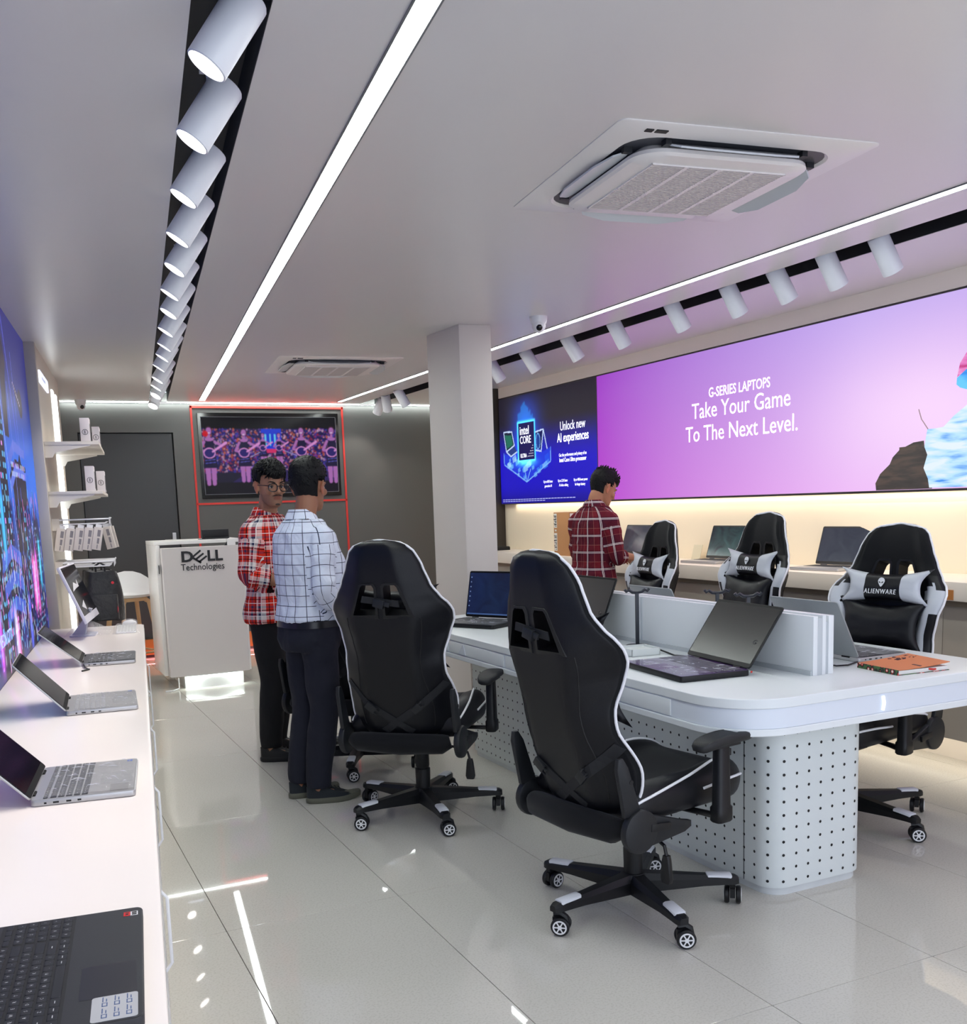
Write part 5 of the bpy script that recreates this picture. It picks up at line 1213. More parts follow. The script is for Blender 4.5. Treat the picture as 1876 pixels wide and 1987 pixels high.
# ================================================================== DESKTOP COMPUTER ON THE LEFT COUNTER
t = thing('desktop_computer', 'white desktop computer wrapped in film at the far end of the left counter', 'computer', LW(-.335, 6.66, CL), RLf - .075)
SR = T(0, -.035, .10, 0, math.radians(0)) @ Matrix.Rotation(math.radians(-21), 4, 'X')
m = MB(); m.prism([(-.30, 0), (.30, 0), (.30, .36), (-.30, .36)], 0, .018, 0, SR @ Matrix.Rotation(PI / 2, 4, 'X') @ T(0, 0, -.018), bev=.004); sc_ = m.obj('screen_body', mat('aio_white', (208, 208, 222), .3), t, smooth=True)
m = MB(); m.prism([(-.288, .045), (.288, .045), (.288, .350), (-.288, .350)], .0, .0012, 0, SR @ Matrix.Rotation(PI / 2, 4, 'X')); m.obj('screen', M_screen, sc_)
m = MB(); m.prism([(-.24, .20), (-.1, .25), (.0, .23), (.06, .26), (.04, .215), (-.1, .21)], .0012, .0018, 0, SR @ Matrix.Rotation(PI / 2, 4, 'X')); m.prism([(-.2, .10), (-.05, .13), (-.08, .07)], .0012, .0018, 0, SR @ Matrix.Rotation(PI / 2, 4, 'X')); o = m.obj('crease_glints', mat('film_shine', (225, 225, 235), .15), sc_); o['kind'] = 'stuff'  # pale patches painted as shine on the screen's film
m = MB(); m.loft([[(-.04, .02, .0), (.04, .02, .0), (.04, .10, 0), (-.04, .10, 0)], [(-.035, .0, .09), (.035, .0, .09), (.035, .03, .09), (-.035, .03, .09)], [(-.03, -.03, .16), (.03, -.03, .16), (.03, .0, .17), (-.03, .0, .17)]]); m.obj('stand_neck', mat('aio_grey', (166, 168, 184), .35), t, smooth=True)
m = MB(); m.prism(rrect(.20, .15, .03, 4, 0, .03), .0, .008); m.obj('stand_foot', mat('aio_grey', (166, 168, 184)), t)
vs = []; 
m = MB(); m.add([(-.14, -.13, .009), (.14, -.13, .009), (.14, .13, .009), (-.14, .13, .009), (-.05, -.01, .085), (.05, -.01, .085), (.05, .05, .085), (-.05, .05, .085)], [(0, 1, 5, 4), (1, 2, 6, 5), (2, 3, 7, 6), (3, 0, 4, 7)]); m.obj('wrapping_film', M_film, t)
t = thing('keyboard', 'white keyboard in a clear plastic bag beside the desktop computer', 'keyboard', LW(-.118, 6.80, CL), RLf)
m = MB(); m.prism(rrect(.42, .12, .01, 3), 0, .012, bev=.003); m.obj('case', M_wplast, t, smooth=True)
m = MB()
for r in range(6):
    for k in range(20): m.bb(-.20 + k * .020, -.183 + k * .020, .048 - r * .0185 - .015, .048 - r * .0185, .012, .016)
o = m.obj('keys', mat('key_white', (206, 206, 206), .4), t); o['kind'] = 'stuff'
m = MB(); N = 16; vs = []; fs = []
for i in range(N + 1):
    for j in range(9):
        x = -.235 + .47 * i / N; y = -.08 + .16 * j / 8; e = min(i, N - i, j, 8 - j)
        vs.append((x, y, .002 + (.02 if e > 0 else 0) + .010 * abs(noise.noise(Vector((x * 40, y * 18, 2)))) * (e > 0)))
for i in range(N):
    for j in range(8): q = i * 9 + j; fs.append((q, q + 1, q + 10, q + 9))
m.add(vs, fs); m.obj('plastic_bag', M_film, t, smooth=True, angle=180)
t = thing('computer_mouse', 'white mouse in a plastic bag behind the wrapped keyboard', 'mouse', LW(-.10, 7.055, CL), RLf)
m = MB(); m.ell((0, 0, .016), (.024, .045, .022)); m.obj('shell', M_wplast, t, smooth=True); m = MB(); m.ell((0, .0, .02), (.032, .052, .028)); m.obj('plastic_bag', M_film, t, smooth=True)
# ================================================================== WALL SHELVES
def UB(m, u0, u1, v0, v1_, z0, z1, mi=0): return m.bb(u0, u1, v0, v1_, z0, z1, mi)
GSH = 'wall shelves past the neon panel'
M_sh = mat('shelf_cream', (206, 200, 192), .4)
def bracket(t, v, sgn=1):
    m = MB(); m.prism([(-.545, -.003), (-.26, -.003), (-.26, -.03), (-.42, -.06), (-.48, -.07), (-.50, -.105), (-.545, -.105)], v - .002, v + .002, 0, Matrix(((1, 0, 0, 0), (0, 0, 1, 0), (0, 1, 0, 0), (0, 0, 0, 1)))); return m.obj('bracket', M_sh, t)
for z, lab in ((1.972, 'upper cream wall shelf carrying white boxes'), (1.645, 'lower cream wall shelf carrying a white box')):
    t = thing('wall_shelf', lab, 'shelf', LW(0, 0, z), -LA, GSH)
    m = MB(); UB(m, -.549, -.205, 7.352, 8.62, -.022, 0); m.obj('board', M_sh, t, bevel=.002)
    bracket(t, 7.36); bracket(t, 8.60)
def box_thing(u, v, z, wu, wv, hz, lab):
    t = thing('accessory_box', lab, 'box', LW(u, v, z), -LA, 'white accessory boxes on the wall shelves')
    m = MB(); m.bb(-wu / 2, wu / 2, -wv / 2, wv / 2, 0, hz); m.obj('carton', mat('box_white', (222, 216, 222), .5), t, bevel=.0015)
    m = MB(); pts = [(.018 * math.cos(a), -wv / 2 - .0008, hz * .45 + .018 * math.sin(a)) for a in [2 * PI * k / 20 for k in range(20)]]; m.tube(pts, .0016, 5, closed=True); m.tube([(0, -wv / 2 - .0008, hz * .45 - .011), (0, -wv / 2 - .0008, hz * .45 + .011)], .0022, 5); m.obj('ring_print', M_plast2, t)
    m = MB(); m.bb(wu / 2, wu / 2 + .0006, -wv * .35, wv * .35, hz * .12, hz * .8); m.obj('picture_panel', mat('box_picture', (60, 58, 66), .4), t)
    return t
box_thing(-.295, 7.68, 1.972, .062, .16, .175, 'tall white box with a round mark on the upper shelf, nearest')
box_thing(-.235, 7.95, 1.972, .050, .20, .135, 'white box with a dark picture side on the upper shelf, behind the tall one')
box_thing(-.290, 7.68, 1.645, .060, .16, .175, 'tall white box with a round mark on the lower shelf, nearest')
box_thing(-.228, 7.97, 1.645, .056, .20, .15, 'white box with a dark picture side on the lower shelf, behind the tall one')
def hook(u0, u1, v, z, lab, g):
    t = thing('display_hook', lab, 'hook', LW(0, v, z), -LA, g)
    m = MB(); m.bb(-.549, -.50, -.012, .012, -.07, .01); m.obj('wall_bracket', M_sh, t)
    m = MB(); m.tube([(-.50, 0, 0), (u1, 0, 0), (u1 + .008, 0, .008)], .005, 6); m.tube([(-.50, 0, -.03), (u1 - .03, 0, -.03), (u1 - .015, 0, -.02)], .004, 6); m.obj('rod', M_pipe, t, smooth=True)
    m = MB(); m.bb(u1, u1 + .003, -.02, .02, -.035, .008); m.obj('price_plate', M_wplast, t)
for k, v in enumerate((7.45, 7.60, 7.80)): hook(-.5, -.185, v, 1.455, 'white display hook holding hanging packets, %s' % ['nearest', 'second back', 'third back'][k], 'upper display hooks')
for k, v in enumerate((7.42, 7.58, 7.72, 7.86)): hook(-.5, -.175, v, 1.165 + .0 * k, 'white display hook holding black backpacks, %s' % ['nearest', 'second back', 'third back', 'farthest back'][k], 'lower display hooks')
for k in range(7):
    u = (-.485, -.425, -.365, -.308, -.250, -.215, -.200)[k]; v = (7.45, 7.45, 7.45, 7.45, 7.45, 7.60, 7.80)[k]
    t = thing('hanging_packet', 'white hanging packet with grey print, %s on the display hooks' % ['first from the wall', 'second from the wall', 'third from the wall', 'fourth from the wall', 'fifth from the wall', 'just behind the front row', 'hindmost'][k], 'packet', LW(u, v, 1.42), -LA + (0.15 if k < 5 else -.2), 'white packets on the display hooks')
    R = Matrix.Rotation(.20 if k < 5 else -.18, 4, 'Y')
    m = MB(); m.box((0, 0, -.10), (.060, .022, .155), 0, R); m.obj('carton', mat('packet_white', (206, 198, 192), .55), t, bevel=.001)
    m = MB(); m.box((0, 0, -.012), (.04, .002, .022), 0, R); m.obj('hang_tab', M_wplast, t)
    m = MB(); m.box((.006, -.0116, -.062), (.020, .001, .045), 0, R); m.box((.006, -.0116, -.115), (.014, .001, .038), 0, R); m.box((.004, -.0116, -.155), (.006, .001, .03), 0, R); m.obj('print', mat('grey_print_mark', (128, 124, 130), .6), t)
def backpack(u, v, lab, rz, sc=1.0):
    t = thing('backpack', lab, 'backpack', LW(u, v, .735), -LA + rz, 'backpacks on the lower display hooks')
    M_bp = mat('black_nylon', (20, 20, 22), .45, sheen=.2, bump=(26, .8, .01))
    m = MB(); rings = []
    for k in range(9):
        f = k / 8; z = .02 + .34 * f; w_ = (.135 - .035 * f ** 2) * sc; d_ = (.075 - .03 * f) * sc
        rings.append([(p[0] + .012 * math.sin(9 * z + p[1] * 30), p[1], z + .008 * math.sin(p[0] * 40)) for p in rrect(2 * w_, 2 * d_, min(w_, d_) * .8, 5)])
    m.loft(rings); m.obj('body', M_bp, t, smooth=True, angle=80)
    m = MB(); rings = []
    for k in range(6):
        f = k / 5; z = .03 + .17 * f; rings.append([(p[0], p[1] - .075 * sc, z) for p in rrect(.19 * sc, .06 * sc * (1 - .5 * f * f), .02 * sc, 4)])
    m.loft(rings); m.obj('front_pocket', M_bp, t, smooth=True, angle=80)
    m = MB(); m.tube([(-.03, 0, .35), (-.03, 0, .40), (0, 0, .42), (.03, 0, .40), (.03, 0, .35)], .008, 6); m.obj('handle', M_bp, t, smooth=True)
    for sg in (-1, 1):
        m = MB(); m.tube([(sg * .06, .045, .33), (sg * .09, .09, .22), (sg * .10, .07, .06)], [.012, .016, .008], 6); m.obj('shoulder_strap', M_bp, t, smooth=True)
    m = MB(); m.tube([(.075 * sc, -.10 * sc, .03), (.088 * sc, -.096 * sc, .10), (.080 * sc, -.085 * sc, .17)], .004, 5); m.obj('red_piping', mat('red_piping', (200, 30, 50), .5), t)
    m = MB(); m.prism([(.01 * math.cos(a), .01 * math.sin(a)) for a in [2 * PI * k / 12 for k in range(12)]], 0, .003, 0, Matrix(((1, 0, 0, .07), (0, 0, -1, -.052 * sc), (0, 1, 0, .28), (0, 0, 0, 1)))); m.obj('red_patch', MATS['red_piping'], t)
backpack(-.27, 7.50, 'black backpack with red piping hanging beside the desktop computer, nearest', .1)
backpack(-.30, 7.74, 'black backpack hanging behind the first one by the shelves', .3, .9)
# lit upright and lit sign on the wall
t = thing('wall_light_bar', 'tall lit upright with two glowing strips on the wall behind the shelves', 'light', LW(-.55, 0, 0), -LA)
M_bar = mat('bar_glow', (255, 255, 255), .5, emit=3.0, ecol=(240, 250, 255))
for v in (8.58, 8.92):
    m = MB(); m.bb(0.001, .012, v - .07, v + .07, .42, 2.44); m.obj('glow_strip', M_bar, t)
t = thing('lit_wall_sign', 'small lit white sign near the ceiling above the shelves', 'sign', LW(-.55, 7.80, 2.41), -LA)
m = MB(); m.bb(.001, .012, -.33, .33, -.04, .04); m.obj('panel', mat('sign_glow', (226, 232, 255), .5, emit=1.1), t)
m = MB()
for k in range(6): m.bb(.012, .0125, -.2 + k * .05, -.175 + k * .05, -.01, .012)
m.obj('print', mat('sign_ink', (150, 170, 210), .5), t)
# ================================================================== STOOL
t = thing('bar_stool', 'white shell bar stool on pale wooden legs beside the podium', 'stool', (1.02, 9.64, 0), math.radians(200))
m = MB(); N = 20; rows = []
for k in range(9):
    f = k / 8; r = .04 + .19 * f ** .7
    row = []
    for i in range(N):
        a = 2 * PI * i / N; back = max(0, -math.sin(a)); side = abs(math.cos(a))
        z = .735 + .035 * f ** 3 + (.17 * back + .07 * side * (math.sin(a) < .2)) * max(0, (f - .55) / .45) ** 1.3
        row.append((r * math.cos(a) * 1.05, r * math.sin(a), z))
    rows.append(row)
inn = [[(p[0] * .96, p[1] * .96, p[2] + .012) for p in r] for r in rows[::-1]]
m.loft(rows + inn); m.obj('seat_shell', M_wplast, t, smooth=True, angle=60)
m = MB(); m.prism(rrect(.24, .24, .03, 3), .705, .735); m.obj('seat_plate', M_wood, t)
for sx in (-1, 1):
    for sy in (-1, 1):
        m = MB(); m.tube([(sx * .10, sy * .10, .715), (sx * .125, sy * .125, .69), (sx * .20, sy * .20, 0)], [.018, .020, .013], 8, flat=1.3); m.obj('leg', M_wood, t, smooth=True)
for a in range(4):
    R = Matrix.Rotation(a * PI / 2, 4, 'Z'); m = MB(); m.tube([R @ Vector((.172, -.172, .24)), R @ Vector((.172, .172, .24))], .009, 8); m.obj('foot_rail', M_wood, t, smooth=True)
# ================================================================== PEOPLE
def ring(c, rx, ry, n=20, e=2.0, ang=0.0, nrm=None):
    pts = []
    for k in range(n):
        a = 2 * PI * k / n; ca, sa = math.cos(a), math.sin(a)
        x = rx * math.copysign(abs(ca) ** (2 / e), ca); y = ry * math.copysign(abs(sa) ** (2 / e), sa)
        pts.append(Vector((c[0] + x * math.cos(ang) - y * math.sin(ang), c[1] + x * math.sin(ang) + y * math.cos(ang), c[2])))
    return pts
def smoothpath(P, R, n=5):
    """Catmull-Rom through points with radii"""
    P = [Vector(p) for p in P]; out = []; rr = []
    for i in range(len(P) - 1):
        p0 = P[max(i - 1, 0)]; p1 = P[i]; p2 = P[i + 1]; p3 = P[min(i + 2, len(P) - 1)]
        for k in range(n):
            t = k / n
            out.append(.5 * ((2 * p1) + (p2 - p0) * t + (2 * p0 - 5 * p1 + 4 * p2 - p3) * t * t + (3 * p1 - p0 - 3 * p2 + p3) * t ** 3)); rr.append(R[i] + (R[i + 1] - R[i]) * (t * t * (3 - 2 * t)))
    out.append(P[-1]); rr.append(R[-1]); return out, rr
HEADT = [(-.120, .018, .074, .042), (-.110, .036, .088, .016), (-.092, .048, .092, -.020), (-.070, .056, .091, -.052), (-.040, .064, .089, -.078), (-.008, .070, .088, -.094), (.025, .074, .088, -.101), (.055, .075, .084, -.102), (.082, .068, .068, -.092), (.102, .053, .046, -.072), (.116, .030, .018, -.042), (.121, .008, -.004, -.018)]
def headring(row, off=0.0, offz=0.0, n=32, f=None):
    z, rx, yf, yb = row; pts = []
    for k in range(n):
        a = 2 * PI * k / n; ca, sa = math.cos(a), math.sin(a); yc = (yf + yb) / 2
        x = rx * math.copysign(abs(ca) ** .88, ca); y = yc + (yf - yb) / 2 * sa
        if sa > 0: x *= 1 - .10 * sa
        d = Vector((x, y - yc, z * .5)); 
        if d.length > 1e-6: d.normalize()
        o = off if f is None else f(a, z)
        pts.append(Vector((x, y, z + offz)) + d * o)
    return pts
def hand(m, w, d, th, up, curl=.5, sc=1.0):
    """palm and five fingers; w wrist, d finger direction, th thumb side, up back of the hand"""
    w, d, th = Vector(w), Vector(d).normalized(), Vector(th); th = (th - d * th.dot(d)).normalized(); up = Vector(up); n = d.cross(th).normalized()
    if n.dot(up) < 0: n = -n
    def P(a, b, c): return w + d * (a * sc) + th * (b * sc) + n * (c * sc)
    rings = []
    for a, wd, tk in ((-.01, .026, .019), (.02, .034, .017), (.055, .041, .016), (.085, .041, .014), (.095, .036, .010)):
        rings.append([P(a, wd * math.cos(q), tk * math.sin(q)) for q in [2 * PI * k / 14 for k in range(14)]])
    m.loft(rings)
    for b, L, r in ((.030, .070, .0092), (.0105, .080, .0095), (-.0105, .074, .0090), (-.030, .058, .0080)):
        p = [P(.075, b * .95, 0), P(.092 + L * .0, b * 1.05, 0)]; a0 = 0.0; cur = Vector((.092, 0)); pts = [P(.07, b * .95, .0)]
        x, y = .090, 0.0
        pts.append(P(x, b * 1.08, y))
        for seg, fr in ((0, .44), (1, .32), (2, .24)):
            a0 -= curl * (0.55 if seg else .45); x += L * fr * math.cos(a0); y += L * fr * math.sin(a0); pts.append(P(x, b * (1.12 + .04 * seg), y))
        m.tube(pts, [r, r, r * .98, r * .9, r * .72], 8)
    m.tube([P(.015, .022, -.004), P(.040, .046, -.010), P(.066, .058, -.018 - .01 * curl), P(.088, .060, -.024 - .02 * curl)], [.014, .0125, .0105, .008], 8)
def head_geo(m, X):
    m.loft([[X @ p for p in headring(r)] for r in HEADT])
    E_ = lambda c, r: m.ell((0, 0, 0), r, 0, X @ Matrix.Translation(c), 14, 8)
    E_((0, .103, -.028), (.0135, .016, .0115)); E_((.011, .094, -.032), (.008, .010, .007)); E_((-.011, .094, -.032), (.008, .010, .007))
    m.tube([X @ Vector(p) for p in ((0, .080, .022), (0, .092, .004), (0, .100, -.014), (0, .106, -.026))], [.007, .0085, .010, .0105], 10)
    for s in (-1, 1):
        E_((s * .030, .074, .024), (.024, .014, .008)); E_((s * .042, .064, -.022), (.020, .022, .020)); E_((s * .031, .072, .0125), (.016, .0125, .0055)); E_((s * .031, .0725, -.0125), (.0155, .0115, .004))
        # ear
        ex = X @ Matrix.Translation((s * .080, -.012, -.006)) @ Matrix.Rotation(s * .55, 4, 'Z') @ Matrix.Scale(1.15, 4)
        m.ell((0, 0, 0), (.007, .015, .026), 0, ex, 12, 8)
        m.tube([ex @ Vector((s * .006, .012 * math.cos(q) - .004, .026 * math.sin(q) + .004)) for q in [math.radians(x) for x in range(-60, 190, 20)]], .0045, 6)
        m.ell((s * .003, .004, -.026), (.006, .007, .009), 0, ex, 8, 6)
    E_((0, .0855, -.056), (.022, .009, .0058)); E_((0, .0845, -.066), (.019, .009, .0062)); E_((0, .080, -.102), (.020, .014, .014)); E_((0, .082, -.048), (.022, .008, .008))
def cloth_mat(name, kind):
    m = bpy.data.materials.new(name); m.use_nodes = True; nt = m.node_tree; b = nt.nodes['Principled BSDF']; b.inputs['Roughness'].default_value = .85; b.inputs['Specular IOR Level'].default_value = .2
    uv = nt.nodes.new('ShaderNodeUVMap'); sp = nt.nodes.new('ShaderNodeSeparateXYZ'); nt.links.new(uv.outputs[0], sp.inputs[0])
    def ramp(sock, period, stops):
        d = nt.nodes.new('ShaderNodeMath'); d.operation = 'DIVIDE'; d.inputs[1].default_value = period; nt.links.new(sock, d.inputs[0])
        f = nt.nodes.new('ShaderNodeMath'); f.operation = 'FRACT'; nt.links.new(d.outputs[0], f.inputs[0])
        cr = nt.nodes.new('ShaderNodeValToRGB'); cr.color_ramp.interpolation = 'CONSTANT'; es = cr.color_ramp.elements
        es[0].position = stops[0][0]; es[0].color = lin(stops[0][1]) + (1,); es[1].position = stops[1][0]; es[1].color = lin(stops[1][1]) + (1,)
        for p, c in stops[2:]: e = es.new(p); e.color = lin(c) + (1,)
        nt.links.new(f.outputs[0], cr.inputs[0]); return cr.outputs[0]
    def mix(a, c, mode, fac=1.0):
        q = nt.nodes.new('ShaderNodeMix'); q.data_type = 'RGBA'; q.blend_type = mode; q.inputs[0].default_value = fac; nt.links.new(a, q.inputs[6]); nt.links.new(c, q.inputs[7]); return q.outputs[2]
    x, y = sp.outputs[0], sp.outputs[1]; Wc, K = (255, 255, 255), (0, 0, 0)
    if kind == 'white':
        a = ramp(x, .058, [(0, (70, 76, 92)), (.055, Wc)]); c = ramp(y, .052, [(0, (70, 76, 92)), (.06, Wc)])
        base = nt.nodes.new('ShaderNodeRGB'); base.outputs[0].default_value = lin((216, 222, 236)) + (1,)
        out = mix(base.outputs[0], mix(a, c, 'DARKEN'), 'MULTIPLY')
    elif kind == 'red':
        S = [(0, (214, 48, 30)), (.40, (224, 216, 212)), (.56, (48, 54, 84)), (.68, (224, 216, 212)), (.76, (206, 44, 30)), (.9, (60, 50, 80))]
        a = ramp(x, .135, S); c = ramp(y, .135, S); o = mix(a, c, 'MIX', .5)
        L = [(0, Wc), (.27, (30, 30, 40)), (.30, Wc), (.80, (34, 34, 46)), (.83, Wc)]
        o = mix(o, mix(ramp(x, .135, L), ramp(y, .135, L), 'DARKEN'), 'MULTIPLY')
        Lw = [(0, K), (.10, (235, 230, 226)), (.125, K), (.56, (235, 230, 226)), (.58, K)]
        out = mix(o, mix(ramp(x, .135, Lw), ramp(y, .135, Lw), 'LIGHTEN'), 'LIGHTEN')
    else:
        base = nt.nodes.new('ShaderNodeRGB'); base.outputs[0].default_value = lin((92, 22, 36)) + (1,)
        S = [(0, (62, 22, 44)), (.25, (112, 26, 38)), (.6, (84, 20, 38))]
        o = mix(ramp(x, .12, S), ramp(y, .12, S), 'MIX', .5)
        Lw = [(0, K), (.09, (226, 216, 216)), (.12, K), (.16, (226, 216, 216)), (.19, K), (.58, (160, 104, 96)), (.595, K)]
        out = mix(o, mix(ramp(x, .12, Lw), ramp(y, .12, Lw), 'LIGHTEN'), 'LIGHTEN')
    nt.links.new(out, b.inputs['Base Color'])
    n = nt.nodes.new('ShaderNodeTexNoise'); n.inputs['Scale'].default_value = 9; n.inputs['Detail'].default_value = 3; n.inputs['Distortion'].default_value = .8
    tc = nt.nodes.new('ShaderNodeTexCoord'); bp = nt.nodes.new('ShaderNodeBump'); bp.inputs['Strength'].default_value = .5; bp.inputs['Distance'].default_value = .035
    nt.links.new(tc.outputs['Object'], n.inputs[0]); nt.links.new(n.outputs[0], bp.inputs['Height']); nt.links.new(bp.outputs[0], b.inputs['Normal'])
    return m
def segpos(p, A):
    best = None; acc = 0
    for i in range(len(A) - 1):
        a, b_ = A[i], A[i + 1]; d = b_ - a; L = d.length; t = max(0, min(1, (p - a).dot(d) / (L * L))); q = a + d * t; r = (p - q).length
        if best is None or r < best[0]: best = (r, acc + t * L, q, d / L)
        acc += L
    return best
def cloth_uv(o, arms, rarm=.085, r0=.16):
    me = o.data; uvl = me.uv_layers.new(name='UVMap'); co = [v.co.copy() for v in me.vertices]; data = uvl.data
    for p in me.polygons:
        c = p.center; part = None
        for A in arms:
            s = segpos(c, A)
            if s[0] < rarm and s[1] > .05 and abs(c.x) > .13: part = (A, s)
        base = None
        for li in p.loop_indices:
            v = co[me.loops[li].vertex_index]
            if part:
                A = part[0]; s = segpos(v, A); dr = v - s[2]; t = part[1][3]; e1 = t.cross(Vector((0, 1, 0))).normalized(); e2 = t.cross(e1)
                a = math.atan2(dr.dot(e2), dr.dot(e1)); R = .062; h = s[1]
            else: a = math.atan2(v.x, v.y + .01); R = r0; h = v.z
            if base is None: base = a
            while a - base > PI: a -= 2 * PI
            while a - base < -PI: a += 2 * PI
            data[li].uv = (a * R + 5, h + 5)
def wrinkle(o, amp, sc, seed=0):
    me = o.data; N = len(me.vertices); co = np.empty(N * 3, np.float32); nr = np.empty(N * 3, np.float32); me.vertices.foreach_get('co', co); me.vertices.foreach_get('normal', nr)
    co = co.reshape(-1, 3); nr = nr.reshape(-1, 3); d = np.empty(N, np.float32)
    for i, c in enumerate(co.tolist()):
        n = noise.noise(Vector((c[0] * sc[0] + seed, c[1] * sc[1], c[2] * sc[2]))) + .5 * noise.noise(Vector((c[0] * sc[0] * 2.1 + 3, c[1] * sc[1] * 2.1 + seed, (c[2] + c[0]) * sc[2] * 2)))
        d[i] = amp * (1 - abs(n) * 2)
    me.vertices.foreach_set('co', (co + nr * d[:, None]).ravel()); me.update()
def person(label, loc, bearing, s, arms, feet, headp, torso, mats, sleeve_end, hair_kind, hem, face=None, hands=None, lean=0.0, tuck=False, belly=0.0, shoe=None, legs=None):
    """everything in the person's own frame: +Y faces forward, +X is the person's right"""
    t = thing('person', label, 'person', (loc[0], loc[1], 0), -math.radians(bearing)); t.scale = (s, s, s)
    SH = 1.425; hips = Vector((0, -.0, .93))
    def tc_(z): return Vector((0, lean * max(0, z - .95), z))
    A = {k: [Vector(p) for p in v] for k, v in arms.items()}
    # ---- skin: one continuous body
    m = MB()
    def torso_rings(off, zs):
        R = []
        for z, rx, ry, dy in zs:
            c = tc_(z); R.append(ring((c.x, c.y + dy, z), rx * (1 + (bk - 1) * .5) + off, ry * (bk if z < 1.4 else 1) + off, 28, 2.35))
        return R
    bk = mats.get('bulk', 1.0); TZ_ = [(.80, .135, .100, 0), (.88, .160, .115, -.005), (.95, .158, .108 + belly * .5, belly * .3), (1.05, .148, .102 + belly, belly * .8), (1.15, .152, .105 + belly, belly * .8), (1.26, .165, .112 + belly * .4, belly * .3), (1.345, .170, .106, -.006), (1.395, .162, .092, -.010), (1.43, .132, .078, -.012), (1.46, .092, .066, -.012), (1.48, .066, .060, -.012)]
    m.loft(torso_rings(-.012, TZ_))
    hc = Vector(headp[0]); yaw, pitch = headp[1], headp[2]
    X = Matrix.Translation(hc) @ Matrix.Rotation(-math.radians(yaw), 4, 'Z') @ Matrix.Rotation(math.radians(pitch), 4, 'X') @ Matrix.Diagonal((1.02, 1.04, 1.0, 1))
    nk = tc_(1.45); p, r = smoothpath([nk + Vector((0, -.015, -.02)), (nk + (X @ Vector((0, -.03, -.10)))) / 2 + Vector((0, -.004, 0)), X @ Vector((0, -.025, -.085)), X @ Vector((0, -.02, -.03))], [.066, .057, .056, .055], 4); m.tube(p, r, 18)
    head_geo(m, X)
    for k, Aa in A.items():
        sg = 1 if k == 'R' else -1
        sh, el, wr = Aa[0], Aa[1], Aa[2]
        p, r = smoothpath([sh * .75 + tc_(1.37) * .25, sh, sh.lerp(el, .5), el, el.lerp(wr, .35), wr], [.042, .044, .043, .038, .040, .027], 5); m.tube(p, r, 14)
        if hands and k in hands:
            d, th, up, cu = hands[k]; hand(m, wr, d, th, up, cu)
    LG = legs or {}
    for k, (hl, tl) in feet.items():
        sg = 1 if k == 'R' else -1; hl = Vector(hl); tl = Vector(tl); d = (tl - hl); d.z = 0; d.normalize()
        an = hl + d * .055; an.z = .085; hp = Vector((sg * .088, 0, .90)); kn = (hp + an) / 2 + d * .03 + LG.get(k, Vector((0, 0, 0))); kn.z = .49
        feet_data = (hp, kn, an, d)
        p, r = smoothpath([hp, hp.lerp(kn, .5), kn, kn.lerp(an, .35), an], [.078, .068, .050, .050, .036], 5); m.tube(p, r, 14)
        m.tube([an + Vector((0, 0, .01)), an + Vector((0, 0, -.04)), an + d * .08 + Vector((0, 0, -.055))], [.036, .036, .03], 10)
    body = m.obj('body', attr_mat('skin', 0, .55, False), t)
    remesh(body, .0042, 4, .4)
    XI = X.inverted(); me = body.data; ca = me.color_attributes.new('Col', 'FLOAT_COLOR', 'POINT'); arr = np.ones((len(me.vertices), 4), np.float32); sk = lin(mats['skin'])
    lipc = lin(tuple(int(q * f) for q, f in zip(mats['skin'], (.84, .68, .68)))); drk = lin(tuple(int(q * .72) for q in mats['skin']))
    for i, v in enumerate(me.vertices):
        q = XI @ v.co; c = sk
        if q.z > -.13 and q.z < .13 and abs(q.x) < .09 and abs(q.y) < .13:
            if abs(q.x) < .021 and -.073 < q.z < -.050 and q.y > .084: c = lipc
            elif abs(q.x) > .0775 and abs(q.z) < .04: c = (sk[0] * 1.25, sk[1] * .98, sk[2] * .95)
            elif q.z < -.045 and q.y > .0 and face: k_ = .5; c = tuple(a * (1 - k_) + b_ * k_ for a, b_ in zip(sk, drk))
        arr[i, :3] = c
    ca.data.foreach_set('color', arr.ravel()); me.polygons.foreach_set('use_smooth', [True] * len(me.polygons))
    # ---- shirt
    m = MB(); zs = [(hem, .158 if not tuck else .150, .112 + belly * .6, 0)] + [q for q in TZ_ if q[0] > hem + .03][:-1]
    zs2 = []
    for z, rx, ry, dy in zs: ex = 0 if tuck else .020 * max(0, min(1, (1.05 - z) / .15)); zs2.append((z, rx + (.010 if z < 1.3 else .004) + ex, ry + .010 + ex, dy))
    m.loft(torso_rings(.006, zs2))
    sl = {}
    for k, Aa in A.items():
        sh, el, wr = Aa[0], Aa[1], Aa[2]; e = el.lerp(wr, sleeve_end)
        p, r = smoothpath([sh * .55 + tc_(1.37) * .45, sh, sh.lerp(el, .18), sh.lerp(el, .55), el, el.lerp(e, .5), e], [.052, .056, .063, .059, .054, .052, .049], 5); m.tube(p, r, 18); sl[k] = [sh, el, e]
    shirt = m.obj('shirt', mats['shirt'], t); remesh(shirt, .008, 4, .5)
    wrinkle(shirt, .0075, (9, 9, 7), loc[0]); shirt.data.polygons.foreach_set('use_smooth', [True] * len(shirt.data.polygons)); cloth_uv(shirt, list(sl.values()))
    for k, (sh, el, e) in sl.items():   # rolled cuff
        dd = (e - el).normalized(); m = MB(); m.tube([e - dd * .035, e - dd * .03, e + dd * .004, e + dd * .008, e + dd * .002], [.047, .0545, .0545, .050, .040], 18); c = m.obj('cuff', mats['shirt'], shirt, smooth=True, angle=50); cloth_uv(c, [[sh, el, e]])
    m = MB(); c0 = tc_(1.462) + Vector((0, -.010, 0)); rings = []
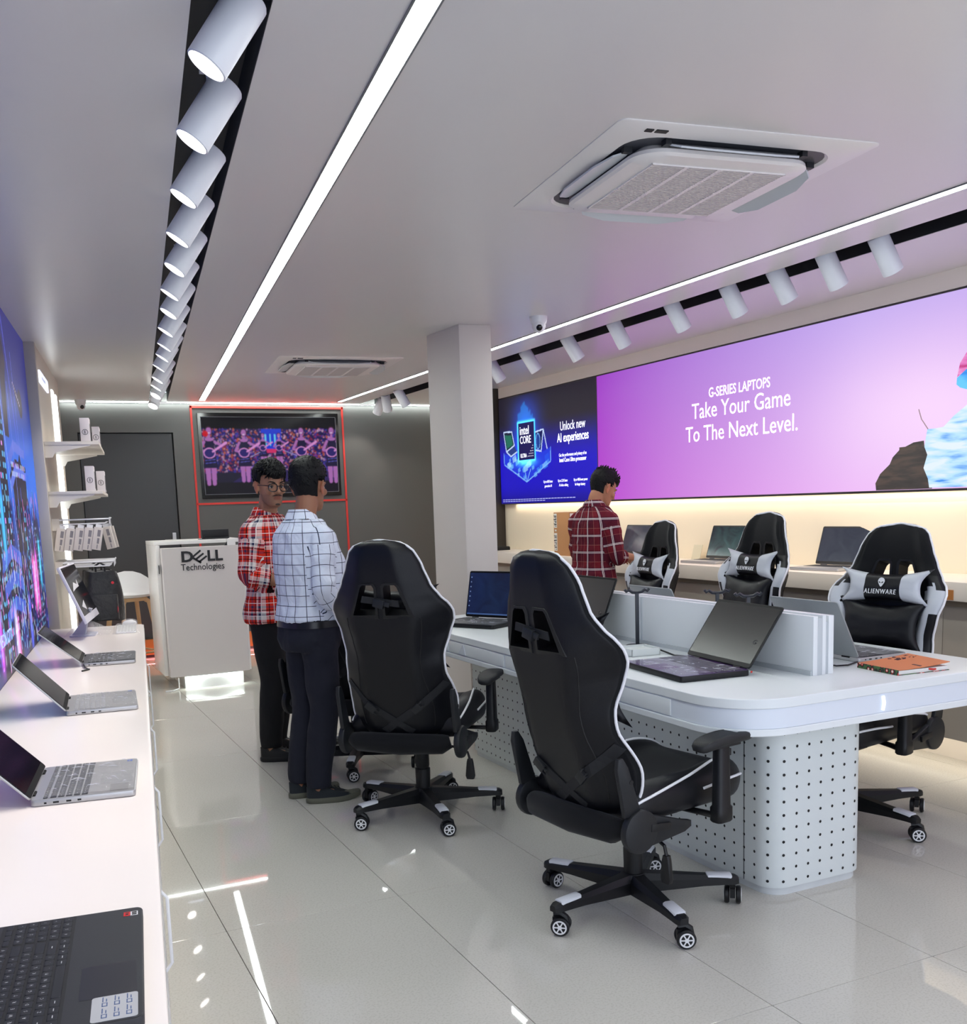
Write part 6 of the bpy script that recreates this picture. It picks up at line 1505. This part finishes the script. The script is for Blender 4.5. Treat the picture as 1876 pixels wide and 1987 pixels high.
    for z, rx, ry in ((-.012, .082, .074), (.024, .068, .066), (.040, .066, .064), (.042, .070, .069), (.012, .088, .084), (-.006, .096, .092)):
        rr_ = ring((c0.x, c0.y, c0.z + z), rx, ry, 28, 2.1)
        for q in rr_:
            if q.y > c0.y: q.z -= (q.y - c0.y) * .45
            if q.y < c0.y: q.z += .010
        rings.append(rr_)
    m.loft(rings, cap=False); c = m.obj('collar', mats['shirt'], shirt, smooth=True, angle=60); cloth_uv(c, [], r0=.085)
    # ---- trousers
    m = MB(); wz = .94 if not tuck else 1.0
    m.loft(torso_rings(.006, [(.80, .140, .112, -.01), (.86, .162, .122, -.012), (.92, .164, .120, -.008), (wz, .154, .110 + belly * .5, belly * .2)]))
    shoes = []
    for k, (hl, tl) in feet.items():
        sg = 1 if k == 'R' else -1; hl = Vector(hl); tl = Vector(tl); d = (tl - hl); d.z = 0; d.normalize()
        an = hl + d * .055; an.z = .085; hp = Vector((sg * .085, -.004, .88)); kn = (hp + an) / 2 + d * .03 + LG.get(k, Vector((0, 0, 0))); kn.z = .49
        p, r = smoothpath([hp, hp.lerp(kn, .5), kn, kn.lerp(an, .4), kn.lerp(an, .8), Vector((an.x, an.y, .085)) + d * .006], [.098, .088, .074, .074, .066, .062], 6); m.tube(p, r, 20); shoes.append((hl, d))
    tr = m.obj('trousers', mats['trousers'], t); remesh(tr, .008, 4, .5); wrinkle(tr, .004, (8, 8, 5), loc[1]); tr.data.polygons.foreach_set('use_smooth', [True] * len(tr.data.polygons))
    if tuck:
        m = MB(); m.loft(torso_rings(.014, [(.922, .163, .114 + belly * .5, belly * .15), (.955, .162, .112 + belly * .5, belly * .2)])); m.obj('belt', mat('black_belt', (16, 16, 20), .3), t, smooth=True, angle=40)
    # ---- shoes
    for hl, d in shoes:
        sdv = Vector((-d.y, d.x, 0)); sm, um = shoe
        def row(z, k, off=0):
            pts = []
            for q in range(24):
                a = 2 * PI * q / 24; y = .5 - .5 * math.cos(a) ; y = y ** .9; wd = (.036 + .016 * math.sin(PI * min(1, y * 1.05)) + .006 * (y > .5)) * (abs(math.sin(a)) ** .55)
                x = math.copysign(wd, math.sin(a)); toe = .012 * max(0, y - .75) / .25
                pts.append(hl + d * (-.012 + .292 * (y * (1 - .0) - .5) * k + .146) + sdv * (x * k) + Vector((0, 0, z + toe + off)))
            return pts
        m = MB(); m.loft([row(.0, .94), row(.004, .99), row(.022, 1.0), row(.030, .97)]); so = m.obj('shoe', sm, t, smooth=True, angle=50)
        m = MB(); up = []
        for f, h in ((0, .028), (.25, .05), (.5, .066), (.75, .082), (1, .09)):
            base_ = row(.0, .96); pts = []
            for q in base_:
                y = (q - hl).dot(d) / .28; cap_ = .092 - .060 * max(0, min(1, (y - .30) / .5)) ** .8
                z = min(h, cap_) if f else .028; sh_ = 1 - .35 * f * f
                c = hl + d * ((q - hl).dot(d)) ; lat = (q - c); lat.z = 0
                dyy = (q - hl).dot(d); dyy2 = dyy - f * f * .0 if y < .3 else dyy - f * f * .055 * (y - .3)
                pts.append(Vector((hl.x, hl.y, 0)) + d * dyy2 + lat * sh_ + Vector((0, 0, z)))
            up.append(pts)
        m.loft(up); m.obj('shoe_upper', um, so, smooth=True, angle=60)
        m = MB()
        for q in range(4): c_ = hl + d * (.10 + q * .022); m.tube([c_ + sdv * -.024 + Vector((0, 0, .088 - q * .008)), c_ + Vector((0, 0, .094 - q * .009)), c_ + sdv * .024 + Vector((0, 0, .088 - q * .008))], .0028, 5)
        m.obj('laces', um, so)
    # ---- hair
    hm = mat('black_hair', (9, 9, 11), .6, spec=.22, bump=(90, .9, .004)); rnd = random.Random(int(loc[1] * 100))
    def hl_(a):   # hairline height: a=pi/2 is the face
        f = math.sin(a)
        if f > .35: return .052 - .012 * math.cos((a - PI / 2) * 3)
        if f > .10: return -.012 + .064 * (f - .10) / .25
        if f > -.28: return .020
        return -.062
    def fo(a, z):
        k = (z - hl_(a)) / .016; k = max(0, min(1, k)); top = max(0, min(1, (z + .02) / .10)); fr = max(0, math.sin(a))
        th = .004 + (.020 if hair_kind == 'R' else .012) * top + (.008 * fr * top if hair_kind != 'W' else .003 * top)
        nz = noise.noise(Vector((a * 5, z * 22, loc[0]))) * .003 + noise.noise(Vector((a * 16, z * 14, 3))) * .0015
        return -.010 + (th + .010 + nz) * k
    m = MB(); rows = []
    HT = [(z, rx, yf, yb) for z, rx, yf, yb in HEADT if z > -.075]; fine = []
    for i in range(len(HT) - 1):
        for q in range(4):
            f = q / 4; fine.append(tuple(HT[i][j] + (HT[i + 1][j] - HT[i][j]) * f for j in range(4)))
    fine.append(HT[-1])
    for rw in fine:
        tz = max(0, (rw[0] - .05) / .07); rows.append([X @ (q + Vector((0, 0, .017 * tz))) for q in headring(rw, n=72, f=fo)])
    m.loft(rows)
    def clump(a, z, L, dirv, r=.006):
        i = min(range(len(fine)), key=lambda q: abs(fine[q][0] - z)); pts = headring(fine[i], n=72, f=fo); b_ = pts[int((a % (2 * PI)) / (2 * PI) * 72) % 72] + Vector((0, 0, .017 * max(0, (z - .05) / .07)))
        d = Vector(dirv).normalized(); nrm = Vector((b_.x, b_.y, b_.z * .8)).normalized()
        up_ = .006 if hair_kind == 'M' and z > .085 else .0015; m.tube([X @ (b_ - nrm * .008), X @ (b_ + nrm * up_ + d * L * .35), X @ (b_ + nrm * up_ * .3 + d * L)], [r, r * .8, r * .15], 5)
    for k in range(230):
        a = rnd.uniform(0, 2 * PI); z = rnd.uniform(.0, .118) if math.sin(a) < .3 else rnd.uniform(.062, .118)
        if hair_kind == 'M' and z > .085: d = (rnd.uniform(-.4, .4), .3, 1.1); L = rnd.uniform(.010, .026)
        elif hair_kind == 'R' and math.sin(a) > .2: d = (.7 + rnd.uniform(-.2, .2), .8, -.35); L = rnd.uniform(.014, .030)
        else: d = (-math.sin(a) * .5, math.cos(a) * .5 + .4, -.9 if z < .09 else -.1); L = rnd.uniform(.010, .020)
        clump(a, z, L, d)
    if hair_kind == 'R':
        for k in range(34): clump(PI / 2 + rnd.uniform(-.75, .75), rnd.uniform(.06, .078), rnd.uniform(.020, .040), (.45 + rnd.uniform(-.3, .3), .25, -.8), .005)
    m.obj('hair', hm, t, smooth=True, angle=80)
    # ---- face
    for s_ in (-1, 1):
        m = MB(); m.ell((s_ * .031, .0735, .0005), (.0125, .0125, .0115), 0, X, 16, 12); ey = m.obj('eye', mat('eye_white', (178, 172, 166), .3), t, smooth=True)
        gz = .002 * (1 if yaw > 0 else -1)
        m = MB(); m.ell((s_ * .031 + gz, .0835, .0), (.0068, .0034, .0068), 0, X, 12, 8); m.obj('iris', mat('iris_dark', (22, 14, 10), .15), ey, smooth=True)
        m = MB(); m.tube([X @ Vector((s_ * .031 + q * .0145, .0855 - abs(q) * .0045, .0075 - .0065 * q * q)) for q in (-1, -.5, 0, .5, 1)], [.0012, .0022, .0024, .0022, .0012], 6); m.obj('eyelash', M_black, ey)
        m = MB(); m.tube([X @ Vector((s_ * (.014 + .036 * q), .0935 - .017 * q * q, .0225 + .008 * math.sin(q * 2.4))) for q in (0, .25, .5, .75, 1)], [.0028, .0040, .0042, .0034, .0016], 7, flat=.9); m.obj('eyebrow', hm, t, smooth=True)
    if face == 'R':
        m = MB(); m.tube([X @ Vector((q * .030, .0965 - .012 * abs(q) ** 1.6, -.0455 - .007 * q * q)) for q in (-1, -.6, -.25, 0, .25, .6, 1)], [.001, .0032, .0036, .0022, .0036, .0032, .001], 7); m.obj('moustache', mat('facial_hair', (52, 38, 33), .8), t, smooth=True)
        m = MB(); m.ell((0, .0855, -.100), (.016, .0085, .010), 0, X, 12, 8); m.obj('chin_beard', mat('facial_hair', (34, 26, 24)), t, smooth=True)
        g_ = mat('black_glasses', (12, 12, 15), .25); m = MB()
        for s_ in (-1, 1):
            m.tube([X @ Vector((s_ * .0335 + .0265 * math.copysign(abs(math.cos(q)) ** .8, math.cos(q)), .1045 - .006 * (s_ * math.cos(q) > 0) * abs(math.cos(q)), -.002 + .0225 * math.copysign(abs(math.sin(q)) ** .85, math.sin(q)))) for q in [2 * PI * k / 28 for k in range(28)]], .0030, 7, closed=True)
            m.tube([X @ Vector((s_ * .0595, .099, .008)), X @ Vector((s_ * .074, .080, .009)), X @ Vector((s_ * .080, .0, .007)), X @ Vector((s_ * .078, -.022, -.008))], [.0024, .0022, .002, .002], 6)
        m.tube([X @ Vector((-.008, .1045, .004)), X @ Vector((0, .106, .007)), X @ Vector((.008, .1045, .004))], .0022, 6)
        m.obj('glasses', g_, t, smooth=True)
    return t, X
def w2l(loc, bearing, s, p):
    b_ = math.radians(bearing); dx, dy = p[0] - loc[0], p[1] - loc[1]
    return Vector(((dx * math.cos(b_) - dy * math.sin(b_)) / s, (dx * math.sin(b_) + dy * math.cos(b_)) / s, (p[2] if len(p) > 2 else 0) / s))
M_navy = mat('navy_trousers', (12, 15, 32), .85, bump=(10, .5, .02)); M_blk = mat('black_trousers', (8, 8, 11), .9, bump=(9, .5, .02)); M_jean = mat('black_jeans', (34, 34, 38), .8, bump=(12, .6, .02), var=(18, .3))
# man in the white checked shirt
L_, B_, S_ = (1.372, 4.93), 77, .973
f = lambda *p: w2l(L_, B_, S_, p)
person('man in a white checked shirt and navy trousers, seen from behind, hand on hip', L_, B_, S_,
    {'R': [(.172, -.01, 1.375), (.225, -.035, 1.11), (.175, .135, .945)], 'L': [(-.172, .0, 1.375), (-.235, .20, 1.20), (-.13, .19, 1.00)]},
    {'R': (f(1.29, 4.87), f(1.55, 4.85)), 'L': (f(1.235, 5.0), f(1.49, 5.04))},
    ((.0, .035, 1.625), -30, -4), None, dict(skin=(150, 102, 76), shirt=cloth_mat('white_check_cloth', 'white'), trousers=M_navy, bulk=1.16), .80, 'W', .955,
    hands={'R': ((-.1, .45, -.85), (-.3, .8, .3), (1, .1, 0), .5), 'L': ((.5, .1, -.8), (.2, .9, .2), (-1, .3, 0), .6)}, tuck=True, belly=.03, shoe=(mat('olive_sole', (92, 92, 80), .7), mat('dark_knit_shoe', (26, 32, 38), .8)))
# man in the red plaid shirt
L_, B_, S_ = (1.436, 5.95), 138, .988
f = lambda *p: w2l(L_, B_, S_, p)
person('young man with glasses in a red and white plaid shirt, looking towards the camera', L_, B_, S_,
    {'R': [(.170, -.01, 1.375), (.215, -.01, 1.12), (.05, .20, 1.06)], 'L': [(-.170, -.01, 1.375), (-.205, .02, 1.12), (-.10, .22, 1.08)]},
    {'R': (f(1.29, 5.86), f(1.53, 5.80)), 'L': (f(1.38, 6.10), f(1.60, 6.08))},
    ((.03, .05, 1.632), 30, -5), None, dict(skin=(158, 112, 86), shirt=cloth_mat('red_plaid_cloth', 'red'), trousers=M_blk), .42, 'R', .835, face='R',
    hands={'R': ((-.8, .5, -.1), (.2, .2, .9), (.3, .9, .1), .7), 'L': ((.7, .6, 0), (0, .2, .9), (-.3, .9, .1), .7)}, shoe=(mat('black_sole', (16, 16, 18), .6), mat('black_shoe', (20, 20, 22), .6)))
# man in the maroon shirt at the right counter
L_, B_, S_ = (3.80, 6.19), 76, .972
f = lambda *p: w2l(L_, B_, S_, p)
t, X = person('man in a maroon plaid shirt and black jeans, working at the right counter', L_, B_, S_,
    {'R': [(.170, .02, 1.365), (.215, .03, 1.105), (.165, .275, 1.08)], 'L': [(-.170, .02, 1.365), (-.215, .06, 1.12), (-.06, .29, 1.075)]},
    {'R': (f(3.86, 6.12), f(4.02, 6.20)), 'L': (f(3.78, 6.36), f(3.95, 6.47))},
    ((.02, .105, 1.592), 12, -26), None, dict(skin=(166, 112, 84), shirt=cloth_mat('maroon_plaid_cloth', 'maroon'), trousers=M_jean), .30, 'M', .93,
    hands={'R': ((.12, .95, -.10), (-.9, .1, .2), (0, .1, 1), .55), 'L': ((.1, .95, -.15), (.9, .1, .2), (0, .1, 1), .55)}, lean=.10, shoe=(mat('black_sole', (16, 16, 18)), mat('black_shoe', (20, 20, 22))))
m = MB(); w = Vector((.167, .268, 1.081)); m.tube([w + Vector((.029 * math.cos(a), .002 * math.sin(a), .026 * math.sin(a))) for a in [2 * PI * k / 16 for k in range(16)]], .003, 6, closed=True); o = m.obj('wrist_band', mat('pink_band', (226, 186, 180), .5), t, smooth=True)
